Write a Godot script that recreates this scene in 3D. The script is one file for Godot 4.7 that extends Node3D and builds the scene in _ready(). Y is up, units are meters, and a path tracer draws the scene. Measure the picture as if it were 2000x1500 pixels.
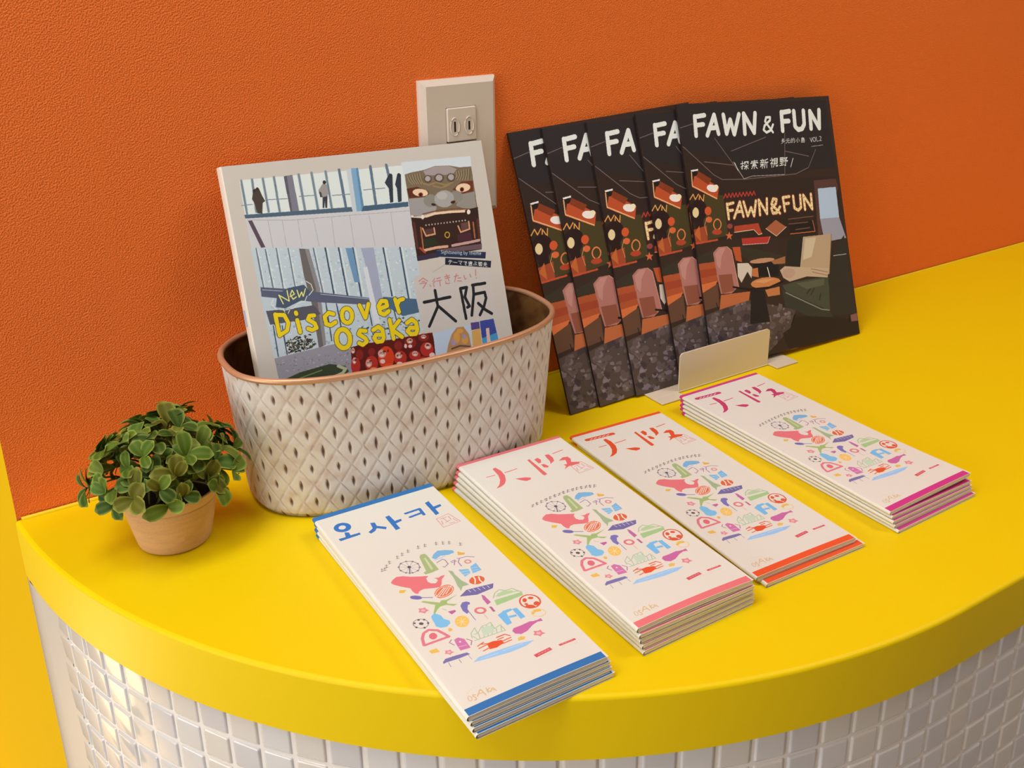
extends Node3D
# A yellow curved counter against an orange wall, with magazines, a basket, a potted plant and stacks of folded maps.
# Units are metres; y = 0 is the counter's surface, z = 0 the orange wall, x runs along the wall.

const ARC := Vector2(0.0926, -0.0344)      # centre of the counter's rounded end (x, z)
const ARC_R := 0.4953
const SLAB := 0.0465                       # thickness of the yellow top
const FLOOR_Y := -0.95
const CEIL_Y := 1.75
const PX := 6000.0                         # print resolution of the folded maps, pixels per metre
const MAP_W := 0.0931
const MAP_L := 0.2365
const MAP_M := 0.007                       # the part of the cover that wraps round the fold

var rng := RandomNumberGenerator.new()
var taken := {}
var cam: Camera3D
var cam_xf: Transform3D

# ------------------------------------------------------------------ mesh building
class Md:
	var v := PackedVector3Array()
	var n := PackedVector3Array()
	var uv := PackedVector2Array()
	var col := PackedColorArray()
	var idx := PackedInt32Array()
	# a flat face given by its corners, turned so that it looks along `out`
	func face(p: Array, out: Vector3, uvs: Array = [], c := Color.WHITE) -> void:
		var nn := Vector3.ZERO
		for i in p.size():
			var a: Vector3 = p[i]
			var b: Vector3 = p[(i + 1) % p.size()]
			nn += a.cross(b)
		var flip := nn.dot(out) < 0.0
		nn = nn.normalized() * (-1.0 if flip else 1.0)
		var base := v.size()
		for i in p.size():
			v.append(p[i]); n.append(nn); col.append(c)
			uv.append(uvs[i] if uvs.size() else Vector2.ZERO)
		for i in range(1, p.size() - 1):
			if flip:
				idx.append_array([base, base + i, base + i + 1])
			else:
				idx.append_array([base, base + i + 1, base + i])
	# a smooth grid: rows x cols of points; (col step) x (row step) must look outwards
	func grid(pts: PackedVector3Array, rows: int, cols: int, uvs := PackedVector2Array(), cols_c := PackedColorArray(), wrap := false) -> void:
		var base := v.size()
		var nn := PackedVector3Array()
		nn.resize(pts.size())
		var last := cols if wrap else cols - 1
		for r in rows - 1:
			for c in last:
				var c1 := (c + 1) % cols
				var a := r * cols + c
				var b := r * cols + c1
				var d := (r + 1) * cols + c
				var e := (r + 1) * cols + c1
				var f := (pts[b] - pts[a]).cross(pts[d] - pts[a])
				var g := (pts[e] - pts[b]).cross(pts[d] - pts[b])
				nn[a] += f; nn[b] += f + g; nn[d] += f + g; nn[e] += g
				idx.append_array([base + a, base + d, base + b, base + b, base + d, base + e])
		for i in pts.size():
			v.append(pts[i]); n.append(nn[i].normalized())
			uv.append(uvs[i] if uvs.size() else Vector2.ZERO)
			col.append(cols_c[i] if cols_c.size() else Color.WHITE)
	# a box with its edges cut off by b
	func box(c: Vector3, s: Vector3, b := 0.0, xf := Transform3D.IDENTITY) -> void:
		var h := s * 0.5
		if b <= 0.0:
			for ax in 3:
				for sg in [-1.0, 1.0]:
					var o := Vector3.ZERO; o[ax] = sg
					var q := []
					for k in [[-1, -1], [1, -1], [1, 1], [-1, 1]]:
						var p := Vector3.ZERO
						p[ax] = sg * h[ax]; p[(ax + 1) % 3] = k[0] * h[(ax + 1) % 3]; p[(ax + 2) % 3] = k[1] * h[(ax + 2) % 3]
						q.append(xf * (c + p))
					face(q, xf.basis * o)
			return
		var vert := func(sg: Vector3, ax: int) -> Vector3:
			var p := Vector3(sg.x * (h.x - b), sg.y * (h.y - b), sg.z * (h.z - b))
			p[ax] = sg[ax] * h[ax]
			return xf * (c + p)
		for ax in 3:
			var a1 := (ax + 1) % 3
			var a2 := (ax + 2) % 3
			for sg in [-1.0, 1.0]:
				var q := []
				for k in [[-1, -1], [1, -1], [1, 1], [-1, 1]]:
					var s3 := Vector3.ZERO
					s3[ax] = sg; s3[a1] = k[0]; s3[a2] = k[1]
					q.append(vert.call(s3, ax))
				var o := Vector3.ZERO; o[ax] = sg
				face(q, xf.basis * o)
			for s1 in [-1.0, 1.0]:
				for s2 in [-1.0, 1.0]:
					var lo := Vector3.ZERO; lo[ax] = -1.0; lo[a1] = s1; lo[a2] = s2
					var hi := lo; hi[ax] = 1.0
					var o2 := Vector3.ZERO; o2[a1] = s1; o2[a2] = s2
					face([vert.call(lo, a1), vert.call(hi, a1), vert.call(hi, a2), vert.call(lo, a2)], xf.basis * o2)
		for sx in [-1.0, 1.0]:
			for sy in [-1.0, 1.0]:
				for sz in [-1.0, 1.0]:
					var s3 := Vector3(sx, sy, sz)
					face([vert.call(s3, 0), vert.call(s3, 1), vert.call(s3, 2)], xf.basis * s3)
	# a turned shape: profile of (radius, height) from bottom to top
	func lathe(profile: Array, at := Vector3.ZERO, seg := 48) -> void:
		var pts := PackedVector3Array()
		for p in profile:
			for k in seg:
				var a := TAU * k / seg
				pts.append(at + Vector3(p.x * cos(a), p.y, -p.x * sin(a)))
		grid(pts, profile.size(), seg, PackedVector2Array(), PackedColorArray(), true)
	# a tube along a path
	func tube(path: Array, radii: Array, seg := 8, closed := false) -> void:
		var pts := PackedVector3Array()
		var m := path.size()
		for i in (m + 1 if closed else m):
			var p: Vector3 = path[i % m]
			var t: Vector3 = (path[(i + 1) % m] - path[(i - 1 + m) % m]) if closed else (path[mini(i + 1, m - 1)] - path[maxi(i - 1, 0)])
			t = t.normalized()
			var u := t.cross(Vector3.UP if absf(t.y) < 0.9 else Vector3.RIGHT).normalized()
			var w := t.cross(u)
			for k in seg:
				var a := TAU * k / seg
				pts.append(p + (u * cos(a) + w * sin(a)) * radii[i % radii.size()])
		grid(pts, m + 1 if closed else m, seg, PackedVector2Array(), PackedColorArray(), true)
	func mesh(into: ArrayMesh = null) -> ArrayMesh:
		var am := into if into else ArrayMesh.new()
		var a := []
		a.resize(Mesh.ARRAY_MAX)
		a[Mesh.ARRAY_VERTEX] = v; a[Mesh.ARRAY_NORMAL] = n; a[Mesh.ARRAY_TEX_UV] = uv; a[Mesh.ARRAY_COLOR] = col; a[Mesh.ARRAY_INDEX] = idx
		am.add_surface_from_arrays(Mesh.PRIMITIVE_TRIANGLES, a)
		return am

# ------------------------------------------------------------------ nodes
func numbered(called: String) -> String:
	var k: int = taken.get(called, 0)
	taken[called] = k + 1
	return called if k == 0 else "%s_%03d" % [called, k]

func obj(called: String, m: Mesh, mt: Material, parent: Node) -> MeshInstance3D:
	var o := MeshInstance3D.new()
	o.name = numbered(called) if parent == self else called
	o.mesh = m
	if mt:
		o.material_override = mt
	parent.add_child(o, true)
	return o

func thing(called: String, at := Vector3.ZERO, basis_ := Basis.IDENTITY) -> Node3D:
	var o := Node3D.new()
	o.name = numbered(called)
	add_child(o, true)
	o.transform = Transform3D(basis_, at)
	return o

func tag(o: Node, label: String, category: String, group := "") -> void:
	o.set_meta("label", label)
	o.set_meta("category", category)
	if group:
		o.set_meta("group", group)

func structure(o: Node, label: String, category := "") -> void:
	o.set_meta("kind", "structure")
	o.set_meta("label", label)
	if category:
		o.set_meta("category", category)

func mat(c: Color, rough := 0.6, metal := 0.0) -> StandardMaterial3D:
	var m := StandardMaterial3D.new()
	m.albedo_color = c
	m.roughness = rough
	m.metallic = metal
	return m

func noise_tex(freq: float, size := 512, seed_ := 1, normal := false, strength := 4.0, octaves := 3) -> NoiseTexture2D:
	var f := FastNoiseLite.new()
	f.seed = seed_
	f.noise_type = FastNoiseLite.TYPE_SIMPLEX_SMOOTH
	f.frequency = freq
	f.fractal_octaves = octaves
	var t := NoiseTexture2D.new()
	t.width = size
	t.height = size
	t.seamless = true
	t.noise = f
	t.as_normal_map = normal
	t.bump_strength = strength
	return t

func frame3(yaw: float, lean: float, roll: float) -> Basis:
	return Basis(Vector3.UP, yaw) * Basis(Vector3.RIGHT, -lean) * Basis(Vector3.BACK, roll)

# ------------------------------------------------------------------ printing (flat print on paper)
func fill_poly(im: Image, p: PackedVector2Array, c: Color) -> void:
	var lo := INF
	var hi := -INF
	for q in p:
		lo = minf(lo, q.y); hi = maxf(hi, q.y)
	var w := im.get_width()
	for y in range(maxi(0, int(lo)), mini(im.get_height() - 1, int(hi)) + 1):
		var yc := y + 0.5
		var xs := []
		for i in p.size():
			var a := p[i]
			var b := p[(i + 1) % p.size()]
			if (a.y <= yc) != (b.y <= yc):
				xs.append(a.x + (yc - a.y) * (b.x - a.x) / (b.y - a.y))
		xs.sort()
		for k in range(0, xs.size() - 1, 2):
			var x0 := clampi(roundi(xs[k]), 0, w)
			var x1 := clampi(roundi(xs[k + 1]), 0, w)
			if x1 > x0:
				im.fill_rect(Rect2i(x0, y, x1 - x0, 1), c)

func disc(im: Image, c: Vector2, r: float, colour: Color) -> void:
	var p := PackedVector2Array()
	for k in 12:
		p.append(c + Vector2.from_angle(TAU * k / 12.0) * r)
	fill_poly(im, p, colour)

func stroke(im: Image, p: PackedVector2Array, wd: float, c: Color) -> void:
	var r := maxf(wd * 0.5, 0.7)
	for i in p.size():
		disc(im, p[i], r, c)
		if i:
			var d := p[i] - p[i - 1]
			if d.length() > 0.1:
				var o := d.normalized().orthogonal() * r
				fill_poly(im, PackedVector2Array([p[i - 1] + o, p[i] + o, p[i] - o, p[i - 1] - o]), c)

func lettering(im: Image, p: PackedVector2Array, s: String, c: Color, bold := false) -> void:
	var t := TextMesh.new()
	var sf := SystemFont.new()
	sf.font_names = PackedStringArray(["Droid Sans"])
	if bold:
		sf.font_weight = 700
	t.font = sf
	t.text = s
	t.depth = 0.0
	t.font_size = 64
	t.pixel_size = 0.01
	var a := t.get_mesh_arrays()
	var vs: PackedVector3Array = a[Mesh.ARRAY_VERTEX]
	var ix: PackedInt32Array = a[Mesh.ARRAY_INDEX]
	var lo := Vector2(INF, INF)
	var hi := -lo
	for q in vs:
		lo = lo.min(Vector2(q.x, q.y)); hi = hi.max(Vector2(q.x, q.y))
	var dir := p[1] - p[0]
	var k := dir.length() / (hi.x - lo.x)
	dir = dir.normalized()
	var up := Vector2(dir.y, -dir.x)
	for i in range(0, ix.size(), 3):
		var tri := PackedVector2Array()
		for j in 3:
			var q := vs[ix[i + j]]
			tri.append(p[0] + (dir * (q.x - lo.x) + up * (q.y - lo.y)) * k)
		fill_poly(im, tri, c)

func print_ops(im: Image, rows: Array, off := Vector2.ZERO, colour := "") -> void:
	var r := RandomNumberGenerator.new()
	r.seed = 7
	for row in rows:
		var nums: Array = row[3]
		var p := PackedVector2Array()
		for i in range(0, nums.size(), 2):
			p.append(Vector2(nums[i], nums[i + 1]) + off)
		var rgb: Array = row[1]
		var c := Color8(rgb[0], rgb[1], rgb[2])
		if colour and c.s > 0.35:
			c = Color(colour)
		if row[0] == "p":
			fill_poly(im, p, c)
		elif row[0] == "s":
			stroke(im, p, row[2], c)
		elif row[0] == "t":
			lettering(im, p, row[4], c)
		elif row[0] == "n":
			var lo := p[0]
			var hi := p[0]
			for q in p:
				lo = lo.min(q); hi = hi.max(q)
			for k in row[4]:
				var q := Vector2(r.randf_range(lo.x, hi.x), r.randf_range(lo.y, hi.y))
				if not Geometry2D.is_point_in_polygon(q, p):
					continue
				var s: float = row[2] * r.randf_range(0.35, 1.0)
				var blot := PackedVector2Array()
				for j in 7:
					blot.append(q + Vector2.from_angle(TAU * j / 7.0) * s * r.randf_range(0.4, 1.0) * Vector2(1.0, r.randf_range(0.5, 0.9)))
				fill_poly(im, blot, c)

func printed(im: Image, rough := 0.5, clear := 0.0) -> StandardMaterial3D:
	im.fix_alpha_edges()
	var m := mat(Color.WHITE, rough)
	m.albedo_texture = ImageTexture.create_from_image(im)
	m.texture_repeat = false
	if clear > 0.0:
		m.clearcoat_enabled = true
		m.clearcoat = clear
		m.clearcoat_roughness = 0.25
	return m

# ------------------------------------------------------------------ scene
func _ready() -> void:
	rng.seed = 20
	setup_camera()
	setup_world()
	setup_lights()
	build_room()
	build_counter()
	build_outlet()
	build_basket()
	build_guidebook()
	build_magazines()
	build_maps()
	build_plant()

func setup_camera() -> void:
	cam = Camera3D.new()
	cam.name = "camera"
	add_child(cam)
	var f := 2053.024
	var near := 0.05
	cam_xf = Transform3D(Basis(Vector3(0.820302, 0.006347, 0.571895), Vector3(0.201773, 0.932432, -0.299764), Vector3(-0.535156, 0.36129, 0.763595)).orthonormalized(), Vector3(-0.452032, 0.4184, 0.777432))
	cam.transform = cam_xf
	cam.projection = Camera3D.PROJECTION_FRUSTUM
	cam.near = near
	cam.far = 20.0
	cam.size = near * 1500.0 / f
	cam.frustum_offset = Vector2((1000.0 - 1107.972) / f, -(750.0 - 626.868) / f) * near
	cam.current = true

func setup_world() -> void:
	var e := Environment.new()
	e.background_mode = Environment.BG_COLOR
	e.background_color = Color(0.02, 0.02, 0.02)
	e.tonemap_mode = Environment.TONE_MAPPER_LINEAR
	e.tonemap_exposure = 0.88
	e.sdfgi_enabled = true
	e.ssao_enabled = true
	e.ssil_enabled = true
	var w := WorldEnvironment.new()
	w.name = "environment"
	w.environment = e
	add_child(w)

func setup_lights() -> void:
	# two flush ceiling panels to the left of the counter, as the shadows show
	ceiling_panel(Vector3(-0.95, CEIL_Y, 0.35), Vector2(1.2, 0.6), 2.1, Color(1.0, 0.995, 0.985), "square white ceiling light panel above the left of the counter")
	ceiling_panel(Vector3(0.9, CEIL_Y, 0.9), Vector2(0.6, 0.6), 1.15, Color(1.0, 0.995, 0.985), "small white ceiling light panel above the right of the counter")
	# a globe lamp on the floor round the corner, which lights the yellow return and the left of the counter from low down
	globe_lamp(Vector3(-1.15, FLOOR_Y, -0.55))
	# a wide frosted shop window in the left wall: the counter's left side, the stacks' left edges and the shadows on the wall show it
	shop_window(Vector3(-2.78, 0.35, 0.75), Vector2(2.2, 1.7), 3.1)

func ceiling_panel(at: Vector3, size: Vector2, energy: float, c: Color, label: String) -> void:
	var t := thing("ceiling_light", at)
	tag(t, label, "ceiling light")
	var md := Md.new()
	for sg in [-1.0, 1.0]:
		md.box(Vector3(sg * (size.x * 0.5 + 0.01), -0.012, 0), Vector3(0.02, 0.024, size.y + 0.04), 0.002)
		md.box(Vector3(0, -0.012, sg * (size.y * 0.5 + 0.01)), Vector3(size.x, 0.024, 0.02), 0.002)
	obj("frame", md.mesh(), mat(Color(0.9, 0.9, 0.9), 0.5), t)
	var g := mat(Color(0.95, 0.95, 0.95), 0.6)
	g.emission_enabled = true
	g.emission = c
	g.emission_energy_multiplier = 1.5
	var d := Md.new()
	d.box(Vector3(0, -0.008, 0), Vector3(size.x, 0.012, size.y))
	obj("light_diffuser", d.mesh(), g, t)
	var l := AreaLight3D.new()
	l.name = "panel_light"
	l.area_size = size
	l.light_energy = energy
	l.light_color = c
	l.shadow_enabled = true
	l.area_range = 8.0
	l.transform = Transform3D(Basis(Vector3.RIGHT, -PI / 2), Vector3(0, -0.018, 0))
	t.add_child(l)

func shop_window(at: Vector3, size: Vector2, energy: float) -> void:
	var t := thing("window_1", at)
	structure(t, "wide frosted daylight window in the left wall")
	var md := Md.new()
	for sg in [-1.0, 1.0]:
		md.box(Vector3(0.01, 0, sg * (size.x * 0.5 + 0.03)), Vector3(0.05, size.y + 0.12, 0.06), 0.004)
		md.box(Vector3(0.01, sg * (size.y * 0.5 + 0.03), 0), Vector3(0.05, 0.06, size.x), 0.004)
	obj("window_frame", md.mesh(), mat(Color(0.8, 0.8, 0.8), 0.5), t)
	var g := mat(Color(0.95, 0.95, 0.95), 0.7)
	g.emission_enabled = true
	g.emission = Color(1.0, 0.995, 0.985)
	g.emission_energy_multiplier = 1.2
	var p := Md.new()
	p.box(Vector3(0.008, 0, 0), Vector3(0.012, size.y, size.x))
	obj("window_pane", p.mesh(), g, t)
	var l := AreaLight3D.new()
	l.name = "window_light"
	l.area_size = size
	l.light_energy = energy
	l.light_color = Color(1.0, 0.995, 0.985)
	l.shadow_enabled = true
	l.area_range = 8.0
	l.transform = Transform3D(Basis(Vector3.UP, -PI / 2), Vector3(0.02, 0, 0))
	t.add_child(l)

func globe_lamp(at: Vector3) -> void:
	var t := thing("floor_lamp", at)
	tag(t, "round white globe lamp on the floor beyond the yellow corner", "floor lamp")
	var md := Md.new()
	md.lathe([Vector2(0.0, 0.0), Vector2(0.09, 0.0), Vector2(0.09, 0.012), Vector2(0.03, 0.02), Vector2(0.03, 0.05), Vector2(0.0, 0.05)])
	obj("base", md.mesh(), mat(Color(0.12, 0.12, 0.12), 0.5), t)
	var s := SphereMesh.new()
	s.radius = 0.14
	s.height = 0.28
	var g := mat(Color(0.95, 0.93, 0.9), 0.4)
	g.emission_enabled = true
	g.emission = Color(1.0, 0.86, 0.62)
	g.emission_energy_multiplier = 2.0
	var o := obj("lamp_globe", s, g, t)
	o.position.y = 0.18
	var l := OmniLight3D.new()
	l.name = "globe_light"
	l.light_energy = 0.3
	l.light_color = Color(1.0, 0.86, 0.62)
	l.light_size = 0.12
	l.omni_range = 6.0
	l.omni_attenuation = 2.0
	l.shadow_enabled = true
	l.position.y = 0.18
	t.add_child(l)

func build_room() -> void:
	var orange := mat(Color(0.95, 0.465, 0.155), 0.72)
	orange.normal_enabled = true
	orange.normal_texture = noise_tex(0.15, 512, 3, true, 4.0, 2)
	orange.normal_scale = 0.6
	orange.uv1_triplanar = true
	orange.uv1_world_triplanar = true
	orange.uv1_scale = Vector3.ONE * 8.0
	var yellow := mat(Color(0.87, 0.715, 0.01), 0.8)
	yellow.metallic_specular = 0.2
	var cream := mat(Color(0.72, 0.66, 0.58), 0.8)
	var white := mat(Color(0.85, 0.83, 0.8), 0.85)
	var floor_m := mat(Color(0.62, 0.60, 0.57), 0.45)
	# the orange wall ends at an outside corner; its return is yellow
	var am := ArrayMesh.new()
	var front := Md.new()
	var side := Md.new()
	var lo := Vector3(-0.4, FLOOR_Y, -0.12)
	var hi := Vector3(2.6, CEIL_Y, 0.0)
	front.face([Vector3(lo.x, lo.y, hi.z), Vector3(hi.x, lo.y, hi.z), Vector3(hi.x, hi.y, hi.z), Vector3(lo.x, hi.y, hi.z)], Vector3.BACK)
	front.face([Vector3(lo.x, lo.y, lo.z), Vector3(hi.x, lo.y, lo.z), Vector3(hi.x, hi.y, lo.z), Vector3(lo.x, hi.y, lo.z)], Vector3.FORWARD)
	side.face([Vector3(lo.x, lo.y, lo.z), Vector3(lo.x, lo.y, hi.z), Vector3(lo.x, hi.y, hi.z), Vector3(lo.x, hi.y, lo.z)], Vector3.LEFT)
	front.mesh(am)
	side.mesh(am)
	am.surface_set_material(0, orange)
	am.surface_set_material(1, yellow)
	structure(obj("wall_back", am, null, self), "orange textured plaster wall behind the yellow counter")
	var box := func(called: String, a: Vector3, b: Vector3, m: Material, label: String) -> void:
		var md := Md.new()
		md.box((a + b) * 0.5, b - a)
		structure(obj(called, md.mesh(), m, self), label)
	var ret := Md.new()
	ret.box(Vector3(0.06, 0, -1.0), Vector3(0.12, CEIL_Y - FLOOR_Y, 2.0), 0.0, Transform3D(Basis(Vector3.UP, 0.13), Vector3(-0.4, (CEIL_Y + FLOOR_Y) * 0.5, -0.004)))
	structure(obj("wall_return", ret.mesh(), yellow, self), "yellow wall turning away at the corner of the orange wall")
	box.call("wall_far", Vector3(-2.9, FLOOR_Y, -2.02), Vector3(-0.28, CEIL_Y, -1.9), yellow, "yellow wall far behind the corner")
	box.call("wall_left", Vector3(-2.9, FLOOR_Y, -1.9), Vector3(-2.78, CEIL_Y, 3.2), cream, "cream wall on the left of the room")
	box.call("wall_right", Vector3(2.6, FLOOR_Y, -0.12), Vector3(2.72, CEIL_Y, 3.2), cream, "cream wall on the right of the room")
	box.call("wall_front", Vector3(-2.9, FLOOR_Y, 3.2), Vector3(2.72, CEIL_Y, 3.32), cream, "cream wall across the room from the counter")
	box.call("floor", Vector3(-2.9, FLOOR_Y - 0.12, -2.02), Vector3(2.72, FLOOR_Y, 3.32), floor_m, "grey floor below the tiled counter")
	box.call("ceiling", Vector3(-2.9, CEIL_Y, -2.02), Vector3(2.72, CEIL_Y + 0.12, 3.32), white, "white ceiling of the room")

# outline of the counter, offset outwards by `o`, from the corner at the wall round the bow and along the straight front
func counter_outline(o: float, z_wall: float, x_end: float) -> Array:
	var pts := []
	var r := ARC_R + o
	var a0 := PI - asin((z_wall - ARC.y) / r)
	var n := 72
	for k in n + 1:
		var a := lerpf(a0, PI / 2, float(k) / n)
		pts.append(Vector2(ARC.x + r * cos(a), ARC.y + r * sin(a)))
	for k in 8:
		pts.append(Vector2(lerpf(ARC.x, x_end, (k + 1) / 8.0), ARC.y + r))
	return pts

func build_counter() -> void:
	var yellow := mat(Color(0.935, 0.81, 0.006), 0.46)
	yellow.metallic_specular = 0.32
	var top := thing("countertop", Vector3(0, -SLAB, 0))
	tag(top, "glossy yellow countertop with a rounded end lying on the white tiled counter", "countertop")
	var md := Md.new()
	var prof := [Vector2(-0.03, 0.0), Vector2(-0.001, 0.0), Vector2(0.0, 0.001), Vector2(0.0, SLAB - 0.003), Vector2(-0.0005, SLAB - 0.0014), Vector2(-0.0014, SLAB - 0.0005), Vector2(-0.003, SLAB)]
	var pts := PackedVector3Array()
	var cols := 0
	for p in prof:
		var ol := counter_outline(p.x, 0.001, 2.55)
		cols = ol.size()
		for q in ol:
			pts.append(Vector3(q.x, p.y, q.y))
	md.grid(pts, prof.size(), cols)
	var cap := PackedVector2Array()
	for q in counter_outline(-0.003, 0.001, 2.55):
		cap.append(q)
	cap.append(Vector2(2.55, 0.001))
	for lev in [[SLAB, Vector3.UP], [0.0, Vector3.DOWN]]:
		var tri := Geometry2D.triangulate_polygon(cap)
		for i in range(0, tri.size(), 3):
			var f := []
			for j in 3:
				var q := cap[tri[i + j]]
				f.append(Vector3(q.x, lev[0], q.y))
			md.face(f, lev[1])
	obj("slab", md.mesh(), yellow, top)
	var bead := Md.new()
	var bp := PackedVector3Array()
	for x in [-0.397, 2.55]:
		for a in 5:
			bp.append(Vector3(x, SLAB + 0.0022 * sin(a * PI / 8), 0.001 + 0.0022 * cos(a * PI / 8)))
	bead.grid(bp, 2, 5)
	var sealant := mat(Color(0.95, 0.82, 0.03), 0.4)
	obj("sealant_bead", bead.mesh(), sealant, top)

	# the body under it: a bowed white core with mosaic tiles
	var body := thing("tiled_counter", Vector3(0, FLOOR_Y, 0))
	tag(body, "bowed white counter front covered in small square glossy mosaic tiles", "counter")
	var grout := mat(Color(0.94, 0.93, 0.92), 0.7)
	var core := Md.new()
	pts = PackedVector3Array()
	var H := -SLAB - FLOOR_Y
	for y in [0.0, H]:
		for q in counter_outline(-0.0056, 0.001, 2.5):
			pts.append(Vector3(q.x, y, q.y))
	core.grid(pts, 2, pts.size() / 2)
	obj("core", core.mesh(), grout, body)
	var glaze := []
	for c in [Color(0.86, 0.86, 0.87), Color(0.83, 0.83, 0.85), Color(0.87, 0.855, 0.84)]:
		var m := mat(c, 0.1)
		m.metallic_specular = 0.55
		m.clearcoat_enabled = true
		m.clearcoat = 0.6
		m.clearcoat_roughness = 0.05
		glaze.append(m)
	# edge trim where the tiles stop at the wall
	var trim := Md.new()
	pts = PackedVector3Array()
	for y in [0.0, H]:
		for q in [Vector2(-0.4013, 0.001), Vector2(-0.4011, 0.010), Vector2(-0.3998, 0.018), Vector2(-0.3976, 0.028), Vector2(-0.3936, 0.042), Vector2(-0.3880, 0.062)]:
			pts.append(Vector3(q.x, y, q.y))
	trim.grid(pts, 2, 6)
	obj("edge_trim", trim.mesh(), glaze[2], body)
	# tiles
	var pitch := 0.0239
	var tile := tile_mesh(pitch - 0.0022)
	var spots := []
	var rb := ARC_R - 0.0075
	for j in range(-100, 31):
		var d := 0.019 + pitch * (j - 0.5)
		if d > 0.70 or d < -2.3:
			continue
		var p: Vector2
		var nrm: Vector2
		if d >= 0.0:
			var a := PI / 2 + d / 0.49
			nrm = Vector2(cos(a), sin(a))
			p = ARC + nrm * rb
		else:
			nrm = Vector2(0, 1)
			p = Vector2(ARC.x - d, ARC.y + rb)
		for i in 37:
			var y := -0.0705 + pitch * 0.5 - pitch * i
			var pos := Vector3(p.x, y, p.y)
			var local := cam_xf.affine_inverse() * pos
			var px := Vector2(1107.972 + 2053.024 * local.x / -local.z, 626.868 - 2053.024 * local.y / -local.z)
			var inside := local.z < 0 and px.x > -30 and px.x < 2030 and px.y > 0 and px.y < 1530 and (cam_xf.origin - pos).dot(Vector3(nrm.x, 0, nrm.y)) > 0
			spots.append([0 if inside else 1, -local.z, pos, nrm])
	spots.sort_custom(func(a, b): return a[0] < b[0] or (a[0] == b[0] and a[1] < b[1]))
	var rest := Md.new()
	var tm := tile.mesh()
	var shown := 0
	for s in spots:
		var nr: Vector2 = s[3]
		var b := Basis(Vector3(nr.y, 0, -nr.x), Vector3.UP, Vector3(nr.x, 0, nr.y))
		b = b * Basis(Vector3.RIGHT, rng.randf_range(-0.02, 0.02)) * Basis(Vector3.UP, rng.randf_range(-0.025, 0.025))
		var pos: Vector3 = s[2] + Vector3(0, -FLOOR_Y, 0)
		if s[0] == 0 and shown < 300:
			shown += 1
			var o := obj("tile", tm, glaze[rng.randi() % 3], body)
			o.transform = Transform3D(b, pos)
		else:
			var base := rest.v.size()
			var xf := Transform3D(b, pos)
			for i in tile.v.size():
				rest.v.append(xf * tile.v[i]); rest.n.append(b * tile.n[i]); rest.uv.append(Vector2.ZERO); rest.col.append(Color.WHITE)
			for i in tile.idx:
				rest.idx.append(base + i)
	print("tiles shown ", shown, " rest tris ", rest.idx.size() / 3)
	var ro := obj("more_tiles", rest.mesh(), glaze[0], body)
	ro.set_meta("kind", "stuff")

func tile_mesh(size: float) -> Md:
	var md := Md.new()
	var pts := PackedVector3Array()
	var ks := [-1.0, -0.93, -0.8, 0.8, 0.93, 1.0]
	for yy in ks:
		for xx in ks:
			var fx := 1.0 - pow(absf(xx), 10.0)
			var fy := 1.0 - pow(absf(yy), 10.0)
			var z := 0.0012 + 0.0022 * sqrt(clampf(fx * fy, 0.0, 1.0))
			pts.append(Vector3(xx * size * 0.5, yy * size * 0.5, z))
	md.grid(pts, 6, 6)
	return md

func build_outlet() -> void:
	var at := Vector3(-0.0582, 0.1755, 0.0)
	var w := 0.0719
	var h := 0.1161
	var t := thing("wall_outlet", at)
	tag(t, "beige wall socket plate on the orange wall behind the guidebook", "outlet")
	var plastic := mat(Color(0.85, 0.81, 0.76), 0.42)
	var md := Md.new()
	var ring := func(ins: float, z: float) -> Array:
		return [Vector3(ins, ins, z), Vector3(w - ins, ins, z), Vector3(w - ins, h - ins, z), Vector3(ins, h - ins, z)]
	var rings := [ring.call(0.0, 0.0), ring.call(0.0, 0.003), ring.call(0.0008, 0.0046), ring.call(0.0045, 0.008)]
	for k in 3:
		for i in 4:
			var j := (i + 1) % 4
			var mid: Vector3 = (rings[k][i] + rings[k][j]) * 0.5 - Vector3(w / 2, h / 2, 0)
			md.face([rings[k][i], rings[k][j], rings[k + 1][j], rings[k + 1][i]], Vector3(mid.x, mid.y, 0.002))
	# the front with an opening for the socket
	var hole := [Vector3(0.0218, 0.035, 0.008), Vector3(0.0502, 0.035, 0.008), Vector3(0.0502, 0.0932, 0.008), Vector3(0.0218, 0.0932, 0.008)]
	for i in 4:
		var j := (i + 1) % 4
		md.face([rings[3][i], rings[3][j], hole[j], hole[i]], Vector3.BACK)
		var inw: Vector3 = Vector3(w / 2, 0.064, 0.008) - (hole[i] + hole[j]) * 0.5
		md.face([hole[i], hole[j], hole[j] - Vector3(0, 0, 0.004), hole[i] - Vector3(0, 0, 0.004)], inw)
	obj("plate", md.mesh(), plastic, t)
	for k in 2:
		var cy := 0.0788 - k * 0.0292
		var s := Md.new()
		s.box(Vector3(0.036, cy, 0.0068), Vector3(0.0276, 0.0282, 0.0056), 0.0008)
		for sx in [-0.0068, 0.0068]:
			# raised rounded collar round each slot
			var path := []
			for q in 20:
				var a := TAU * q / 20.0
				path.append(Vector3(0.036 + sx + 0.0042 * cos(a), cy - 0.0015 + 0.0074 * sin(a), 0.0097))
			s.tube(path, [0.0006], 6, true)
		var so := obj("socket", s.mesh(), plastic, t)
		for sx in [-0.0068, 0.0068]:
			var sl := Md.new()
			sl.box(Vector3(0.036 + sx, cy - 0.0015, 0.0094), Vector3(0.0017, 0.0085 if sx < 0 else 0.0072, 0.0006))
			obj("slot", sl.mesh(), mat(Color(0.06, 0.045, 0.04), 0.7), so)

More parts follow.
